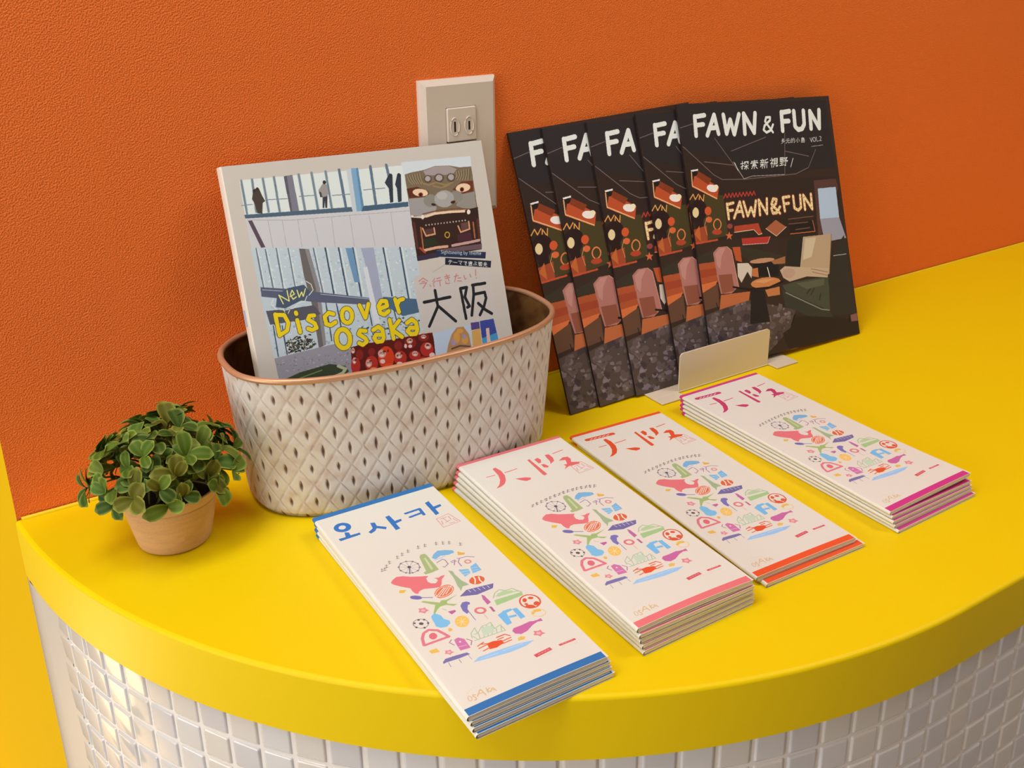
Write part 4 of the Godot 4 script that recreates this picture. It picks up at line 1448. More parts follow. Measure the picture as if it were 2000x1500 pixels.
const MAGAZINE_PRINT := [
	["p",[44,41,44],0,[-2,2,818,17,824,301,292,316,5,212]],
	["p",[52,40,36],0,[11,179,252,231,292,316,816,342,828,441,668,581,-14,528]],
	["s",[124,110,112],3.0,[168,139,294,310]],
	["s",[124,110,112],3.1,[247,196,444,152]],
	["s",[124,110,112],3.2,[553,141,522,309]],
	["s",[124,110,112],3.3,[541,216,673,246]],
	["s",[124,110,112],3.1,[720,220,663,293,583,314,460,313,293,312,180,304,139,282,4,162]],
	["s",[124,110,112],3.0,[100,228,247,252]],
	["s",[124,110,112],2.9,[2,91,69,78]],
	["s",[189,178,173],2.4,[250,239,294,310,342,303,521,311]],
	["p",[75,68,39],0,[75,353,173,366,170,524,56,532,48,409]],
	["p",[200,88,49],0,[46,264,157,332,139,380,21,320]],
	["p",[141,64,35],0,[63,261,125,298,104,317,51,283]],
	["s",[247,196,142],5.0,[28,264,23,316,137,375]],
	["p",[255,255,255],0,[147,342,141,347,130,349,118,348,107,344,98,338,94,331,95,325,101,320,111,318,123,319,135,323,143,329,148,336]],
	["p",[255,255,223],0,[154,332,152,336,147,340,142,341,136,340,131,338,128,334,128,330,130,326,134,322,140,321,146,321,151,324,154,328]],
	["p",[249,255,255],0,[26,255,63,253,62,260,27,261]],
	["p",[31,26,26],0,[57,271,55,275,51,278,46,280,41,279,36,277,34,273,33,269,35,265,39,262,44,260,50,260,54,263,57,267]],
	["s",[240,176,95],4.5,[1,367,21,348,28,369,48,350]],
	["s",[240,176,95],4.5,[45,379,53,355,67,381,75,355]],
	["p",[43,25,28],0,[76,427,63,445,43,457,22,461,3,455,-10,442,-15,424,-11,405,3,387,22,375,43,371,62,376,76,389,81,407]],
	["p",[43,25,28],0,[53,464,47,482,38,496,28,503,19,502,12,493,9,478,10,460,16,442,25,429,35,421,44,422,51,431,54,446]],
	["p",[245,229,179],0,[37,421,34,429,28,435,21,439,14,438,8,433,5,426,5,417,8,409,14,403,21,399,28,400,34,405,37,412]],
	["p",[221,95,53],0,[102,421,98,428,92,433,85,436,77,435,71,431,67,425,67,417,70,410,76,405,84,402,91,403,98,407,101,413]],
	["p",[231,114,67],0,[99,455,97,459,91,463,84,465,77,464,71,461,67,456,67,451,69,446,75,443,82,441,89,442,95,445,99,449]],
	["s",[237,143,88],5.5,[141,478,138,486,132,492,125,496,118,497,111,495,106,489,103,482,103,474,106,466,112,460,119,456,126,455,133,458,138,463,141,470,141,478]],
	["p",[188,75,49],0,[140,508,136,512,128,515,118,516,107,515,97,512,91,507,89,502,93,498,100,495,111,494,122,495,132,498,138,503]],
	["p",[171,79,51],0,[-3,484,68,474,61,537,-8,538]],
	["p",[204,112,55],0,[-1,501,30,470,28,533]],
	["s",[204,88,55],7.3,[-8,538,111,535]],
	["s",[221,163,107],2.7,[73,445,57,473,63,512]],
	["s",[198,64,56],4.7,[174,377,186,361,191,376]],
	["s",[198,64,56],4.7,[193,377,204,361,210,377]],
	["s",[198,64,56],4.7,[211,378,223,361,229,377]],
	["s",[198,64,56],4.7,[230,378,242,362,247,378]],
	["s",[198,64,56],4.7,[249,379,261,362,267,378]],
	["s",[198,64,56],4.7,[268,379,280,363,286,378]],
	["s",[198,64,56],4.8,[287,380,299,363,305,379]],
	["s",[198,64,56],4.8,[306,380,318,364,324,379]],
	["s",[198,64,56],4.8,[326,380,338,364,343,380]],
	["s",[141,48,33],17.5,[186,401,185,461]],
	["s",[141,48,33],17.5,[186,404,220,400]],
	["s",[141,48,33],17.5,[186,429,212,428]],
	["s",[141,48,33],17.7,[214,460,255,399,264,459]],
	["s",[141,48,33],17.7,[230,438,259,437]],
	["s",[141,48,33],17.9,[275,401,287,459,311,427,321,463,342,403]],
	["s",[141,48,33],18.1,[354,462,358,401,393,461,403,400]],
	["s",[141,48,33],18.4,[465,466,425,425,438,404,456,408,449,425,421,442,426,462,447,462,470,440]],
	["s",[141,48,33],18.5,[494,460,493,404]],
	["s",[141,48,33],18.6,[493,404,530,403]],
	["s",[141,48,33],18.6,[494,431,522,430]],
	["s",[141,48,33],18.8,[552,403,551,453,571,464,589,454,593,403]],
	["s",[141,48,33],19.0,[611,465,611,404,653,467,656,404]],
	["s",[251,245,191],10.7,[186,401,185,461]],
	["s",[251,245,191],10.8,[186,404,220,400]],
	["s",[251,245,191],10.8,[186,429,212,428]],
	["s",[251,245,191],10.8,[214,460,255,399,264,459]],
	["s",[251,245,191],10.8,[230,438,259,437]],
	["s",[251,245,191],11.0,[275,401,287,459,311,427,321,463,342,403]],
	["s",[251,245,191],11.1,[354,462,358,401,393,461,403,400]],
	["s",[251,245,191],11.3,[465,466,425,425,438,404,456,408,449,425,421,442,426,462,447,462,470,440]],
	["s",[251,245,191],11.4,[494,460,493,404]],
	["s",[251,245,191],11.4,[493,404,530,403]],
	["s",[251,245,191],11.4,[494,431,522,430]],
	["s",[251,245,191],11.5,[552,403,551,453,571,464,589,454,593,403]],
	["s",[251,245,191],11.7,[611,465,611,404,653,467,656,404]],
	["p",[221,152,70],0,[189,412,188,413,187,413,186,414,185,413,184,413,183,412,183,411,184,410,184,410,186,409,187,409,188,410,189,411]],
	["p",[221,152,70],0,[188,432,188,433,187,433,186,434,185,433,184,433,183,432,183,431,183,430,184,430,185,429,187,429,188,430,188,431]],
	["p",[221,152,70],0,[188,452,188,453,187,453,186,454,184,453,183,453,183,452,183,451,183,450,184,450,185,449,186,449,187,450,188,451]],
	["p",[221,152,70],0,[197,403,197,404,196,405,194,405,193,405,192,404,192,403,191,402,192,402,193,401,194,401,195,401,196,401,197,402]],
	["p",[221,152,70],0,[214,401,214,402,213,403,212,403,211,403,210,403,209,402,209,401,209,400,210,399,211,399,213,399,214,400,214,401]],
	["p",[221,152,70],0,[195,429,195,430,194,431,193,431,192,431,190,430,190,430,190,429,190,428,191,427,192,427,194,427,195,427,195,428]],
	["p",[221,152,70],0,[208,428,208,429,207,430,206,430,205,430,203,430,203,429,203,428,203,427,204,426,205,426,207,426,208,427,208,427]],
	["p",[221,152,70],0,[222,453,222,454,221,454,219,455,218,455,217,454,217,453,216,452,217,451,218,451,219,450,220,451,221,451,222,452]],
	["p",[221,152,70],0,[232,438,232,439,231,439,230,440,228,439,227,439,227,438,227,437,227,436,228,436,229,435,231,435,232,436,232,437]],
	["p",[221,152,70],0,[243,423,242,423,241,424,240,424,239,424,238,424,237,423,237,422,237,421,238,420,240,420,241,420,242,421,243,422]],
	["p",[221,152,70],0,[253,407,252,408,251,409,250,409,249,409,248,409,247,408,247,407,248,406,249,405,250,405,251,405,252,406,253,406]],
	["p",[221,152,70],0,[259,410,259,411,258,411,257,411,256,411,254,411,254,410,254,409,254,408,255,408,256,407,258,407,259,408,259,409]],
	["p",[221,152,70],0,[262,429,262,430,261,431,260,431,258,431,257,431,257,430,257,429,257,428,258,427,259,427,260,427,261,428,262,428]],
	["p",[221,152,70],0,[265,449,265,450,264,451,262,451,261,451,260,450,259,450,259,449,260,448,261,447,262,447,263,447,264,447,265,448]],
	["p",[221,152,70],0,[240,438,240,439,239,440,238,440,236,440,235,439,235,438,235,437,235,437,236,436,237,436,238,436,239,436,240,437]],
	["p",[221,152,70],0,[255,437,254,438,253,439,252,439,251,439,250,439,249,438,249,437,250,436,251,435,252,435,253,435,254,436,255,436]],
	["p",[221,152,70],0,[280,411,279,412,279,413,277,413,276,413,275,412,274,412,274,411,275,410,276,409,277,409,278,409,279,409,280,410]],
	["p",[221,152,70],0,[284,430,283,431,282,432,281,432,280,432,279,432,278,431,278,430,279,429,280,428,281,428,282,428,283,429,284,430]],
	["p",[221,152,70],0,[288,450,287,451,286,451,285,452,284,451,283,451,282,450,282,449,282,448,283,448,285,447,286,447,287,448,288,449]],
	["p",[221,152,70],0,[296,451,295,452,294,453,293,453,292,453,291,452,290,452,290,451,290,450,291,449,293,449,294,449,295,449,296,450]],
	["p",[221,152,70],0,[308,435,307,436,306,437,305,437,304,437,303,436,302,435,302,434,303,434,303,433,305,433,306,433,307,433,308,434]],
	["p",[221,152,70],0,[316,436,316,437,315,437,314,438,313,438,311,437,311,436,311,435,311,434,312,434,313,433,315,434,316,434,316,435]],
	["p",[221,152,70],0,[322,454,321,455,320,455,319,456,318,456,317,455,316,454,316,453,316,452,317,452,319,451,320,452,321,452,322,453]],
	["p",[221,152,70],0,[328,453,327,454,326,455,325,455,324,455,323,454,322,453,322,452,322,452,323,451,325,451,326,451,327,451,328,452]],
	["p",[221,152,70],0,[335,433,334,434,333,435,332,435,331,435,330,435,329,434,329,433,329,432,330,431,332,431,333,431,334,432,335,432]],
	["p",[221,152,70],0,[342,414,341,415,340,415,339,415,338,415,337,415,336,414,336,413,336,412,337,411,339,411,340,411,341,412,342,413]],
	["p",[221,152,70],0,[358,452,357,453,356,453,355,454,354,453,353,453,352,452,352,451,352,450,353,450,355,449,356,449,357,450,358,451]],
	["p",[221,152,70],0,[359,431,358,432,357,433,356,433,355,433,354,433,353,432,353,431,353,430,354,429,356,429,357,429,358,430,359,430]],
	["p",[221,152,70],0,[360,411,360,412,359,413,357,413,356,413,355,412,354,411,354,410,355,410,356,409,357,409,358,409,359,409,360,410]],
	["p",[221,152,70],0,[365,408,365,409,364,410,362,410,361,410,360,410,359,409,359,408,360,407,361,406,362,406,363,406,364,407,365,407]],
	["p",[221,152,70],0,[374,423,373,424,372,425,371,425,370,425,369,425,368,424,368,423,368,422,369,421,371,421,372,421,373,422,374,423]],
	["p",[221,152,70],0,[383,439,382,440,381,440,380,441,379,440,378,440,377,439,377,438,377,437,378,437,380,436,381,436,382,437,383,438]],
	["p",[221,152,70],0,[392,454,391,455,390,455,389,456,388,456,386,455,386,454,386,453,386,452,387,452,388,451,390,452,391,452,391,453]],
	["p",[221,152,70],0,[398,451,397,452,396,453,395,453,394,453,392,453,392,452,392,451,392,450,393,449,394,449,396,449,397,450,398,450]],
	["p",[221,152,70],0,[401,431,400,432,399,433,398,433,397,433,396,432,395,431,395,431,395,430,396,429,398,429,399,429,400,429,401,430]],
	["p",[221,152,70],0,[404,411,403,412,402,412,401,413,400,413,399,412,398,411,398,410,398,409,399,409,401,408,402,408,403,409,404,410]],
	["p",[221,152,70],0,[461,460,461,461,460,461,458,461,457,461,456,461,455,460,455,459,456,458,457,457,458,457,459,457,460,458,461,459]],
	["p",[221,152,70],0,[448,446,447,447,446,447,445,448,444,447,443,447,442,446,442,445,442,444,443,443,444,443,446,443,447,444,448,445]],
	["p",[221,152,70],0,[434,432,434,433,433,433,432,434,430,434,429,433,428,432,428,431,429,430,430,430,431,429,432,429,434,430,434,431]],
	["p",[221,152,70],0,[431,420,431,421,430,421,428,422,427,421,426,421,425,420,425,419,426,418,427,418,428,417,429,417,430,418,431,419]],
	["p",[221,152,70],0,[438,409,437,410,436,411,435,411,434,411,433,410,432,410,432,409,432,408,433,407,434,407,436,407,437,407,438,408]],
	["p",[221,152,70],0,[445,405,445,406,444,407,443,407,441,407,440,406,440,405,439,404,440,404,441,403,442,403,444,403,445,403,445,404]],
	["p",[221,152,70],0,[454,407,454,408,453,409,451,409,450,409,449,408,448,407,448,406,449,405,450,405,451,404,452,405,453,405,454,406]],
	["p",[221,152,70],0,[457,412,456,413,455,414,454,414,453,414,452,413,451,413,451,412,451,411,452,410,454,410,455,410,456,410,457,411]],
	["p",[221,152,70],0,[454,421,453,422,452,422,451,423,449,423,448,422,448,421,448,420,448,419,449,419,450,418,452,418,453,419,453,420]],
	["p",[221,152,70],0,[445,429,444,430,443,431,442,431,441,431,440,431,439,430,439,429,439,428,440,427,442,427,443,427,444,428,445,428]],
	["p",[221,152,70],0,[431,438,431,439,430,440,428,440,427,440,426,439,425,438,425,437,426,436,427,436,428,435,429,436,430,436,431,437]],
	["p",[221,152,70],0,[425,447,425,448,424,449,423,449,421,449,420,449,420,448,419,447,420,446,421,445,422,445,423,445,425,446,425,446]],
	["p",[221,152,70],0,[428,458,427,458,426,459,425,459,424,459,423,459,422,458,422,457,422,456,423,455,425,455,426,455,427,456,428,457]],
	["p",[221,152,70],0,[434,463,434,464,433,464,432,465,430,464,429,464,429,463,428,462,429,461,430,460,431,460,432,460,434,461,434,462]],
	["p",[221,152,70],0,[445,463,445,464,444,464,442,464,441,464,440,464,439,463,439,462,440,461,441,460,442,460,443,460,444,461,445,462]],
	["p",[221,152,70],0,[456,457,456,458,455,459,453,459,452,459,451,458,450,457,450,456,451,456,452,455,453,455,454,455,455,455,456,456]],
	["p",[221,152,70],0,[467,446,467,447,466,448,465,448,463,448,462,447,462,446,461,445,462,444,463,444,464,443,466,444,467,444,467,445]],
	["p",[221,152,70],0,[497,451,496,452,495,453,494,453,492,453,491,453,491,452,491,451,491,450,492,449,493,449,495,449,496,449,496,450]],
	["p",[221,152,70],0,[496,433,496,434,495,434,494,435,492,434,491,434,490,433,490,432,491,431,492,430,493,430,494,430,496,431,496,432]],
	["p",[221,152,70],0,[496,414,496,415,495,416,493,416,492,416,491,415,490,414,490,413,491,413,491,412,493,412,494,412,495,412,496,413]],
	["p",[221,152,70],0,[505,404,505,405,504,406,502,406,501,406,500,406,499,405,499,404,500,403,501,402,502,402,503,402,504,403,505,404]],
	["p",[221,152,70],0,[524,404,523,405,522,406,521,406,520,406,519,405,518,404,518,403,518,402,519,402,521,401,522,402,523,402,524,403]],
	["p",[221,152,70],0,[504,431,503,432,502,433,501,433,499,433,498,432,498,432,498,431,498,430,499,429,500,429,502,429,503,429,503,430]],
	["p",[221,152,70],0,[518,430,517,431,516,432,515,432,514,432,512,431,512,431,512,430,512,429,513,428,514,428,516,428,517,428,518,429]],
	["p",[221,152,70],0,[555,416,554,417,553,417,552,418,551,418,550,417,549,416,549,415,549,414,550,414,552,413,553,413,554,414,555,415]],
	["p",[221,152,70],0,[554,441,554,441,553,442,552,442,550,442,549,442,548,441,548,440,549,439,550,438,551,438,552,438,554,439,554,440]],
	["p",[221,152,70],0,[559,456,559,457,558,457,556,458,555,457,554,457,553,456,553,455,553,454,555,453,556,453,557,453,558,454,559,455]],
	["p",[221,152,70],0,[569,461,568,462,567,463,566,463,565,463,564,462,563,461,563,461,563,460,564,459,566,459,567,459,568,459,569,460]],
	["p",[221,152,70],0,[578,461,578,462,577,463,575,463,574,463,573,463,572,462,572,461,573,460,574,459,575,459,576,459,578,460,578,460]],
	["p",[221,152,70],0,[587,457,587,458,586,458,584,459,583,459,582,458,581,457,581,456,582,455,583,455,584,454,585,454,586,455,587,456]],
	["p",[221,152,70],0,[592,446,592,447,591,447,589,448,588,448,587,447,586,446,586,445,587,444,588,444,589,443,590,443,592,444,592,445]],
	["p",[221,152,70],0,[594,429,593,430,592,430,591,431,590,430,588,430,588,429,588,428,588,427,589,426,590,426,592,426,593,427,594,428]],
	["p",[221,152,70],0,[595,411,595,412,594,413,592,413,591,413,590,413,589,412,589,411,590,410,591,409,592,409,593,409,594,410,595,410]],
	["p",[221,152,70],0,[615,455,614,456,613,457,612,457,610,457,609,457,608,456,608,455,609,454,610,453,611,453,613,453,614,454,614,454]],
	["p",[221,152,70],0,[615,435,614,436,613,437,612,437,610,437,609,436,608,435,608,434,609,434,610,433,611,433,613,433,614,433,614,434]],
	["p",[221,152,70],0,[615,415,614,416,613,416,612,417,610,417,609,416,608,415,608,414,609,413,610,413,611,412,613,412,614,413,614,414]],
	["p",[221,152,70],0,[620,412,619,413,618,414,617,414,615,414,614,414,614,413,613,412,614,411,615,410,616,410,618,410,619,411,620,411]],
	["p",[221,152,70],0,[630,428,629,429,628,430,627,430,626,430,625,429,624,428,624,427,624,427,625,426,627,426,628,426,629,426,630,427]],
	["p",[221,152,70],0,[640,444,640,445,639,445,637,446,636,446,635,445,634,444,634,443,634,442,636,442,637,441,638,441,639,442,640,443]],
	["p",[221,152,70],0,[651,460,650,461,649,461,648,462,646,461,645,461,644,460,644,459,645,458,646,457,647,457,649,457,650,458,650,459]],
	["p",[221,152,70],0,[656,457,656,458,655,459,653,459,652,459,651,458,650,457,650,456,651,455,652,455,653,454,654,455,655,455,656,456]],
	["p",[221,152,70],0,[657,436,657,437,656,437,655,438,653,438,652,437,651,436,651,435,652,434,653,434,654,433,656,433,657,434,657,435]],
	["p",[221,152,70],0,[659,415,658,416,657,416,656,417,654,416,653,416,653,415,652,414,653,413,654,412,655,412,657,412,658,413,659,414]],
	["p",[188,76,51],0,[208,492,339,493,346,522,353,541,329,540,310,518,203,517]],
	["s",[228,214,186],2.9,[203,516,310,517,332,540,351,536]],
	["p",[180,106,72],0,[436,490,490,525,428,556,375,519]],
	["s",[231,211,186],2.9,[375,519,428,556,490,525]],
	["p",[194,62,56],0,[238,544,392,553,375,579,238,570]],
	["s",[228,194,186],2.4,[238,570,375,579,393,554]],
	["p",[226,117,77],0,[179,509,181,521,195,524,183,530,184,543,173,534,160,540,166,528,157,519,171,520]],
	["p",[157,75,74],0,[200,491,198,495,193,498,187,500,180,499,175,496,171,492,171,488,173,484,178,481,184,479,191,480,196,482,199,486]],
	["p",[37,31,30],0,[502,510,643,512,657,570,507,560]],
	["s",[126,90,74],4.0,[508,495,653,497]],
	["s",[126,90,74],4.0,[507,515,616,518]],
	["s",[126,90,74],4.0,[542,542,624,542]],
	["s",[200,114,72],4.0,[508,556,652,561,646,514]],
	["p",[94,64,60],0,[684,349,817,352,825,394,687,580,668,578]],
	["p",[189,216,251],0,[701,385,810,387,807,517,691,512]],
	["p",[165,169,193],0,[691,512,807,517,833,609,700,612]],
	["s",[244,255,255],18.2,[77,125,83,50]],
	["s",[244,255,255],18.3,[83,52,133,48]],
	["s",[244,255,255],18.2,[82,85,121,83]],
	["s",[244,255,255],18.5,[134,127,183,49,193,124]],
	["s",[244,255,255],18.5,[156,100,187,99]],
	["s",[244,255,255],18.8,[231,51,235,126,264,72,275,131,314,53]],
	["s",[244,255,255],19.2,[332,132,340,52,383,131,402,53]],
	["s",[244,255,255],19.9,[543,132,549,56]],
	["s",[244,255,255],20.0,[549,58,596,54]],
	["s",[244,255,255],19.9,[547,94,585,94]],
	["s",[244,255,255],20.2,[621,55,617,118,633,133,656,130,672,112,677,56]],
	["s",[244,255,255],20.6,[709,132,715,60,758,133,770,58]],
	["s",[244,255,255],10.3,[487,135,451,89,460,73,482,73,479,86,445,106,437,123,451,134,477,126,493,104]],
	["t",[233,244,246],68.5,[694,190,763,187],"VOL.2"],
	["s",[170,174,174],2.3,[697,207,766,205]],
	["s",[242,253,253],3.2,[287,250,304,249]],
	["s",[242,253,253],3.2,[298,240,292,272,288,268]],
	["s",[242,253,253],3.2,[285,263,302,258]],
	["s",[242,253,253],3.2,[308,249,309,244,330,244,329,249]],
	["s",[242,253,253],3.2,[313,247,307,254]],
	["s",[242,253,253],3.2,[323,247,328,254]],
	["s",[242,253,253],3.2,[304,261,327,260]],
	["s",[242,253,253],3.2,[317,254,313,275]],
	["s",[242,253,253],3.2,[314,262,303,272]],
	["s",[242,253,253],3.2,[316,262,325,272]],
	["s",[242,253,253],3.2,[346,245,380,244]],
	["s",[242,253,253],3.2,[364,240,361,251]],
	["s",[242,253,253],3.2,[342,254,342,251,381,251,380,254]],
	["s",[242,253,253],3.2,[365,252,351,258,368,260]],
	["s",[242,253,253],3.2,[369,256,346,264,372,263]],
	["s",[242,253,253],3.2,[359,263,356,275]],
	["s",[242,253,253],3.2,[349,268,342,274]],
	["s",[242,253,253],3.3,[367,268,373,274]],
	["s",[242,253,253],3.3,[397,245,417,244]],
	["s",[242,253,253],3.3,[408,240,407,244]],
	["s",[242,253,253],3.3,[401,247,403,251]],
	["s",[242,253,253],3.3,[412,247,409,252]],
	["s",[242,253,253],3.3,[394,254,416,253]],
	["s",[242,253,253],3.3,[394,261,414,260]],
	["s",[242,253,253],3.3,[405,254,401,276]],
	["s",[242,253,253],3.3,[403,261,392,270]],
	["s",[242,253,253],3.3,[405,261,411,269]],
	["s",[242,253,253],3.3,[437,241,423,245,420,261,413,276]],
	["s",[242,253,253],3.3,[421,254,437,254]],
	["s",[242,253,253],3.3,[430,254,426,276]],
	["s",[242,253,253],3.3,[460,240,462,244]],
	["s",[242,253,253],3.3,[451,248,468,247,450,262]],
	["s",[242,253,253],3.3,[458,256,454,276]],
	["s",[242,253,253],3.3,[459,258,464,263]],
	["s",[242,253,253],3.3,[473,243,492,242,488,262,470,262,473,243]],
	["s",[242,253,253],3.3,[472,249,491,249]],
	["s",[242,253,253],3.3,[470,256,489,255]],
	["s",[242,253,253],3.3,[473,262,463,276]],
	["s",[242,253,253],3.3,[481,262,479,273,488,273,489,269]],
	["s",[242,253,253],3.3,[508,242,526,242,523,256,505,256,508,242]],
	["s",[242,253,253],3.3,[507,249,524,249]],
	["s",[242,253,253],3.3,[517,242,511,273]],
	["s",[242,253,253],3.3,[504,264,522,263]],
	["s",[242,253,253],3.3,[500,273,522,271]],
	["s",[242,253,253],3.4,[530,244,548,243,538,250]],
	["s",[242,253,253],3.4,[532,248,541,253]],
	["s",[242,253,253],3.4,[526,256,548,255,543,260]],
	["s",[242,253,253],3.4,[536,257,533,275,528,273]],
	["s",[242,253,253],2.8,[256,243,269,275]],
	["s",[242,253,253],3.0,[581,248,561,283]],
	["s",[221,231,232],2.1,[539,164,532,169]],
	["s",[221,231,232],2.1,[536,166,544,167,529,174]],
	["s",[221,231,232],2.1,[539,172,531,177]],
	["s",[221,231,232],2.1,[536,174,546,175,526,184]],
	["s",[221,231,232],2.1,[559,168,573,167]],
	["s",[221,231,232],2.1,[553,173,577,173]],
	["s",[221,231,232],2.1,[562,173,559,180,551,185]],
	["s",[221,231,232],2.1,[568,173,565,183,575,183,576,180]],
	["s",[221,231,232],2.1,[588,165,586,169]],
	["s",[221,231,232],2.1,[584,170,592,170,589,183,581,183,584,170]],
	["s",[221,231,232],2.1,[583,176,591,176]],
	["s",[221,231,232],2.1,[598,165,594,172]],
	["s",[221,231,232],2.1,[596,170,605,169,601,185,598,184]],
	["s",[221,231,232],2.1,[597,175,599,178]],
	["s",[221,231,232],2.1,[624,166,620,185,618,184]],
	["s",[221,231,232],2.1,[617,173,610,181]],
	["s",[221,231,232],2.1,[629,173,632,181]],
	["s",[221,231,232],2.2,[653,166,650,168]],
	["s",[221,231,232],2.2,[646,168,643,179]],
	["s",[221,231,232],2.2,[646,168,660,169,659,173,645,173]],
	["s",[221,231,232],2.2,[645,171,659,171]],
	["s",[221,231,232],2.2,[644,176,662,176]],
	["s",[221,231,232],2.2,[643,179,662,178,659,187,655,186]],
	["s",[221,231,232],2.2,[642,181,641,186,653,186,654,181]],
	["s",[221,231,232],2.2,[648,180,647,186]],
	["p",[87,75,73],0,[-297,819,-176,809,-18,821,62,808,231,791,481,868,436,937,264,1036,91,1027,-285,1016,-334,1007]],
	["n",[112,101,102],30.0,[-280,837,-19,825,230,795,475,867,424,935,265,1032,-303,1009],60],
	["n",[129,119,132],30.0,[-280,837,-19,825,230,795,475,867,424,935,265,1032,-303,1009],60],
	["n",[68,59,67],30.0,[-280,837,-19,825,230,795,475,867,424,935,265,1032,-303,1009],60],
	["n",[102,90,92],30.0,[-280,837,-19,825,230,795,475,867,424,935,265,1032,-303,1009],60],
	["n",[141,132,139],13.9,[-280,837,-19,825,230,795,475,867,424,935,265,1032,-303,1009],80],
	["n",[71,64,67],13.9,[-280,837,-19,825,230,795,475,867,424,935,265,1032,-303,1009],80],
	["p",[59,55,44],0,[-201,588,-170,588,1,588,82,569,229,573,466,642,458,681,283,650,182,576,90,642,-44,595,-174,636]],
	["p",[182,88,53],0,[-173,630,-78,633,-87,708,-171,701]],
	["p",[226,119,70],0,[-172,707,-90,701,-100,717,-173,742]],
	["p",[108,75,58],0,[-173,742,-92,718,-89,798,-159,799]],
	["p",[171,113,107],0,[-94,591,-74,574,-24,575,-9,588,-22,728,-89,723]],
	["p",[141,84,65],0,[-85,680,-17,687,-24,749,-91,745]],
	["p",[196,110,60],0,[-97,767,-8,770,-10,808,-98,815]],
	["p",[185,91,55],0,[-2,617,89,618,84,699,-5,699]],
	["p",[226,123,72],0,[-4,698,81,693,72,708,-3,731]],
	["p",[106,75,58],0,[-3,731,82,705,76,793,0,799]],
	["p",[198,94,53],0,[183,573,224,576,223,638,192,627]],
	["p",[188,129,123],0,[80,583,110,564,156,566,176,584,186,732,147,752,91,747,83,675]],
	["p",[152,90,72],0,[92,672,162,677,163,743,97,747]],
	["p",[198,114,70],0,[90,751,245,758,232,792,73,807]],
	["p",[224,216,204],0,[197,639,255,645,273,666,261,708,245,679,205,718,191,690]],
	["s",[216,158,139],3.7,[158,569,176,586,188,732]],
	["s",[37,29,28],3.5,[-101,792,-98,817]],
	["s",[37,29,28],4.1,[62,779,66,805]],
	["p",[31,29,30],0,[284,645,419,658,413,719,273,701]],
	["p",[205,156,125],0,[402,647,394,651,375,654,347,655,316,654,288,651,270,647,263,642,270,638,289,636,317,635,348,636,375,639,395,643]],
	["p",[171,117,79],0,[378,653,462,643,456,672,393,668]],
	["s",[237,242,237],4.8,[355,676,362,717]],
	["p",[204,128,79],0,[273,670,303,670,301,709,264,699]],
	["p",[217,144,91],0,[417,739,409,748,385,755,352,757,315,756,282,750,260,741,253,731,261,722,284,716,317,713,353,715,386,721,409,729]],
	["s",[29,24,26],7.7,[160,729,239,750,351,757,433,742]],
	["p",[36,32,35],0,[250,755,320,761,330,895,221,887]],
	["p",[204,134,84],0,[326,763,407,761,404,794,337,793]],
	["p",[43,36,33],0,[475,898,687,922,850,976,844,1036,541,1033,407,1017,390,952,436,937]],
	["p",[43,42,39],0,[486,586,512,564,582,575,541,701,458,681]],
	["p",[75,81,67],0,[423,759,498,753,696,757,678,902,592,880,442,788]],
	["s",[43,44,39],5.5,[578,796,556,811]],
	["s",[43,44,39],5.6,[636,823,624,848]],
	["s",[43,44,39],5.6,[603,795,579,819]],
	["p",[59,62,56],0,[418,769,442,788,666,896,698,933,549,905,424,846]],
	["s",[146,150,142],4.5,[438,791,629,888,674,899]],
	["p",[196,174,146],0,[579,576,747,582,701,749,538,700]],
	["s",[220,209,188],3.0,[579,578,540,698]],
	["p",[207,186,163],0,[422,696,451,683,541,698,706,724,689,761,570,741,468,749,435,729]],
	["p",[200,169,153],0,[506,718,500,726,489,732,473,734,457,732,444,726,435,718,433,709,439,701,450,695,465,693,481,696,495,701,504,709]],
	["s",[163,134,109],3.6,[601,713,693,739]],
	["s",[163,134,109],3.6,[605,727,690,752]],
	["p",[52,51,46],0,[751,651,822,595,821,681,830,942,687,922,692,766]],
	["s",[184,191,191],3.1,[742,675,820,677]],
	["p",[205,152,144],0,[90,587,116,569,149,570,120,603,105,652,91,634]],
	["p",[171,75,49],0,[-4,642,84,643,84,671,-4,672]],
	["p",[96,101,84],0,[503,761,668,763,663,790,559,793]],
	["p",[220,207,181],0,[587,584,653,586,612,664,559,671]],
	["s",[141,114,84],3.6,[746,584,703,747]],
	["p",[228,169,114],0,[269,722,334,721,387,727,325,736]],
	["s",[27,22,23],7.4,[470,889,447,925]],
	["s",[27,22,23],7.9,[790,938,784,967]],
	["p",[141,99,100],0,[797,939,838,936,838,969,798,967]],
	["p",[143,84,51],0,[-117,1048,265,1032,449,1022,548,1032,274,1043,-27,1060]]
]
